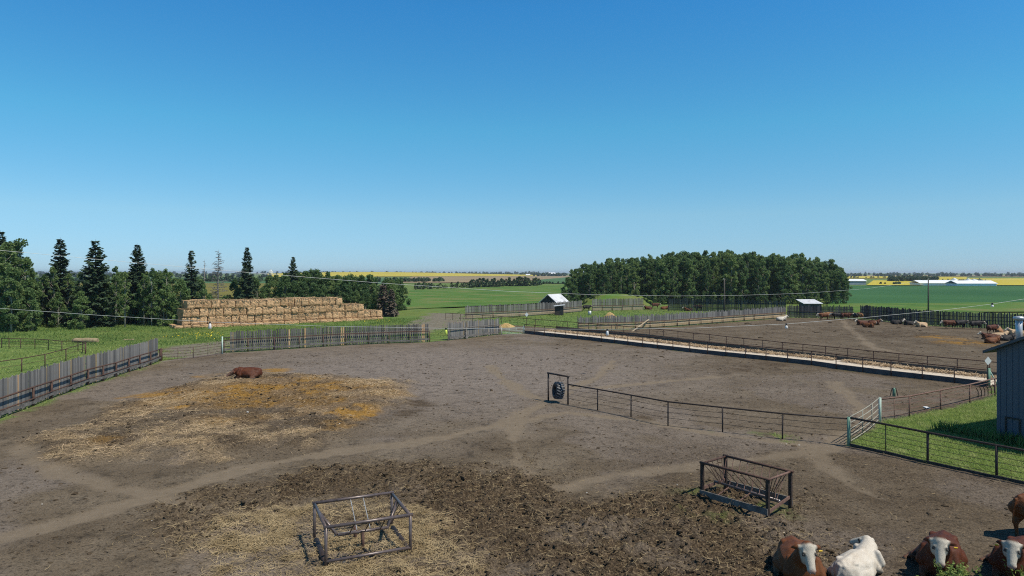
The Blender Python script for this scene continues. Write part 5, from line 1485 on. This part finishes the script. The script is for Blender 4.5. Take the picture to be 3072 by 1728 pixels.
# straw hanging out of the bale stack's joints
q_ = []
for z_, a_, b_ in ((.62, 0, n_full), (.62 + bh, 0, n_full), (.62 + 2 * bh, 0, n_full - 3), (.62 + 3 * bh, .5, n_full - 6.5)):
    for k in range(420):
        s_ = rng.uniform(a_, b_) * bw; q_.append(BA + bu * s_ + bv * rng.normal(.0, .16) + Vector((0, 0, z_ - .02 + rng.normal(0, .09))))
strands(np.array([tuple(p) for p in q_]), .45, .05, .04, 'straw', 'hanging_straw', 'loose straw hanging from the joints of the bale stack')

def clods(p, size, flatn, mt, name, label):
    ico = bmesh.new(); bmesh.ops.create_icosphere(ico, subdivisions=1, radius=1.0)
    bv_ = np.array([tuple(v.co) for v in ico.verts]); bf_ = np.array([[v.index for v in f.verts] for f in ico.faces]); ico.free()
    bv_ = bv_[:12] if len(bv_) == 12 else bv_
    n = len(p); k = len(bv_)
    s = size * np.exp(rng.normal(0, .45, n)); a = rng.uniform(0, math.tau, n); e = rng.uniform(.6, 1.5, n)
    v = bv_[None] * (1 + rng.normal(0, .16, (n, k, 1)))
    x = v[:, :, 0] * (s * e)[:, None]; y = v[:, :, 1] * (s / e)[:, None]; z = v[:, :, 2] * (s * flatn * rng.uniform(.6, 1.3, n))[:, None]
    X_ = x * np.cos(a)[:, None] - y * np.sin(a)[:, None]; Y_ = x * np.sin(a)[:, None] + y * np.cos(a)[:, None]
    vv = np.stack([X_ + p[:, 0:1], Y_ + p[:, 1:2], z + p[:, 2:3] + (s * flatn * .25)[:, None]], -1).reshape(-1, 3)
    ff = (bf_[None] + (np.arange(n) * k)[:, None, None]).reshape(-1, 3)
    me_ = np_mesh(name, vv, ff); me_.materials.append(M[mt])
    return tag(link(name, me_), label, kind='stuff')
pts = scatter(15000, -15, 24, 15, 36, lambda m, x, y: np.clip(m[7] * .9 * (1 - .7 * m[1]) * (.3 + m[2]), 0, 1))
clods(pts, .028, .7, 'clod', 'dung_clods', 'dark dung clods trodden up around the feeders')
pts = scatter(8000, -38, 40, 15, 75, lambda m, x, y: (m[0] > .8) * (.25 + .5 * (fbm(x, y, 4, 3, 421) > .5)) * (1 - .8 * m[5]), 1.5)
clods(pts, .038, .5, 'clod', 'dung_pats', 'dark dung scattered over the near yard')
pts = scatter(1300, 5, 85, 62, 130, lambda m, x, y: (m[0] > .8) * .5)
clods(pts, .10, .3, 'clod', 'dung_pats', 'dark dung scattered over the far pen')
pts = scatter(2600, -40, -7, 28, 62, lambda m, x, y: m[6] * (1 - m[1]) * m[2])
clods(pts, .04, .5, 'clod', 'dung_clods', 'dark clods in the bedding mound')
pts = scatter(70, -38, 40, 16, 70, lambda m, x, y: (m[0] > .8) * .4)
clods(pts, .026, .6, 'stone', 'pale_stones', 'small pale stones lying about the yard')

# grass
def blades(p, h, w, mt, name, label, lean=.35):
    n = len(p); a = rng.uniform(0, math.tau, n); hh = h * (.45 + .9 * rng.random(n)); ww = w * (.7 + .6 * rng.random(n))
    s = np.stack([np.cos(a), np.sin(a), 0 * a], 1) * (ww / 2)[:, None]
    t = np.stack([rng.normal(0, lean, n) * hh, rng.normal(0, lean, n) * hh, hh], 1)
    m_ = p + t * .55 + np.stack([0 * hh, 0 * hh, hh * .06], 1)
    v = np.stack([p - s, p + s, m_ + s * .8, m_ - s * .8, p + t], 1).reshape(-1, 3)
    b = (np.arange(n) * 5)[:, None]
    f = np.concatenate([b + np.array([[0, 1, 2]]), b + np.array([[0, 2, 3]]), b + np.array([[3, 2, 4]])])
    me_ = np_mesh(name, v, f); me_.materials.append(M[mt])
    return tag(link(name, me_), label, kind='stuff')
wall_sd = lambda x, y: (x - C0.x) * .89 + (y - C0.y) * .45            # keep grass out of the shed
gm = lambda m, x, y: (1 - m[0]) * ((wall_sd(x, y) < .1) | ((x - C0.x) * .45 - (y - C0.y) * .89 < -.1))
pts = scatter(80000, 14, 38, 22, 50, lambda m, x, y: gm(m, x, y) * (.55 + .45 * (fbm(x, y, 1.6, 3, 401) > .46)))
blades(pts, .13, .022, 'grass', 'grass', 'bright green grass between the cable fence and the shed', .95)
pts = scatter(1500, 22, 28, 26, 38, lambda m, x, y: (wall_sd(x, y) < 0) * (wall_sd(x, y) > -.9) * 1.0)
blades(pts, .55, .05, 'grass_tall', 'weeds', 'tall weeds at the foot of the metal shed')
pts = scatter(46000, -95, -15, 82, 130, lambda m, x, y: (1 - m[0]) * (.3 + .7 * (fbm(x, y, 5, 3, 411) > .48)))
blades(pts, .26, .06, 'grass_tall', 'grass', 'tall green grass around the bale stack', .7)
pts = scatter(22000, -66, -30, 38, 88, lambda m, x, y: (1 - m[0]) * .8)
blades(pts, .15, .05, 'grass', 'grass', 'green grass behind the left board fence', .8)
pts = scatter(14000, -12, 45, 92, 160, lambda m, x, y: (1 - m[0]) * .7)
blades(pts, .15, .12, 'grass', 'grass', 'grass in the back corral')
pts = scatter(5000, -40, 15, 20, 72, lambda m, x, y: (m[0] < .75) * 1.0)
blades(pts, .10, .03, 'grass', 'weeds', 'short weeds along the foot of the left fence')
x_ = rng.normal(0, 1, 700); fl = [G(605 + 45 * rng.normal() , 1013 + 5 * rng.normal()) for _ in range(220)] + [G(1140 + 22 * rng.normal(), 968 + 3 * rng.normal()) for _ in range(70)]
fl = np.array([(p.x, p.y, .3 + .2 * rng.random()) for p in fl])
v, f = leaf_quads(fl, .11, .5); me_ = np_mesh('yellow_flowers', v, f); me_.materials.append(M['flower'])
tag(link('yellow_flowers', me_), 'yellow wild flowers in the grass below the bale stack', kind='stuff')

# leafy weeds in front of the cows
def weed(p, h, n, label):
    z = hz(p); r = thing('weed_plant', label, 'plant', (p[0], p[1], z)); st = MB(); cs = []
    for k in range(n):
        a = random.uniform(0, math.tau); l = h * random.uniform(.5, 1); e = Vector((math.cos(a) * l * .45, math.sin(a) * l * .45, l)); b = Vector((math.cos(a) * .06, math.sin(a) * .06, -.05))
        st.tube([b, (b + e) / 2 + Vector((0, 0, .06)), e], [.012, .009, .005], 4)
        for q in range(30):
            w = random.uniform(.15, 1.05); c = b.lerp(e, w) + Vector((random.gauss(0, .05), random.gauss(0, .05), random.gauss(0, .04) + .04)); cs.append(tuple(c))
    ORI[r] = Vector((0, 0, 0)); st.build('stem', M['hoof'], r)
    v, f = leaf_quads(np.array(cs), .045, .2, 2.6); me_ = np_mesh('leaves', v, f); me_.materials.append(M['grass'])
    o = bpy.data.objects.new('leaves', me_); col.objects.link(o); o.parent = r
weed(G(2845, 1775), .75, 13, 'leafy green weed in front of the cow with the lowered face')
weed(G(2905, 1765), .6, 7, 'small leafy weed just right of the big weed at the bottom')
weed(G(3062, 1780), .65, 9, 'leafy green weed in the bottom right corner')
weed(G(2770, 1790), .4, 10, 'low weed left of the big weed at the bottom')

# ------------------------------------------------------------------ the air
hzm = bpy.data.materials.new('haze'); hzm.use_nodes = True; t_ = hzm.node_tree; t_.nodes.clear()
ho = t_.nodes.new('ShaderNodeOutputMaterial'); pv = t_.nodes.new('ShaderNodeVolumePrincipled')
pv.inputs['Color'].default_value = (.80, .89, 1.0, 1); pv.inputs['Density'].default_value = 1.1e-4; pv.inputs['Anisotropy'].default_value = .2
t_.links.new(pv.outputs[0], ho.inputs['Volume'])
m = MB(); m.box((0, 5500, 13), (25200, 14000, 32)); o = m.build('haze', hzm); tag(o, 'thin blue summer haze over the fields', kind='stuff')
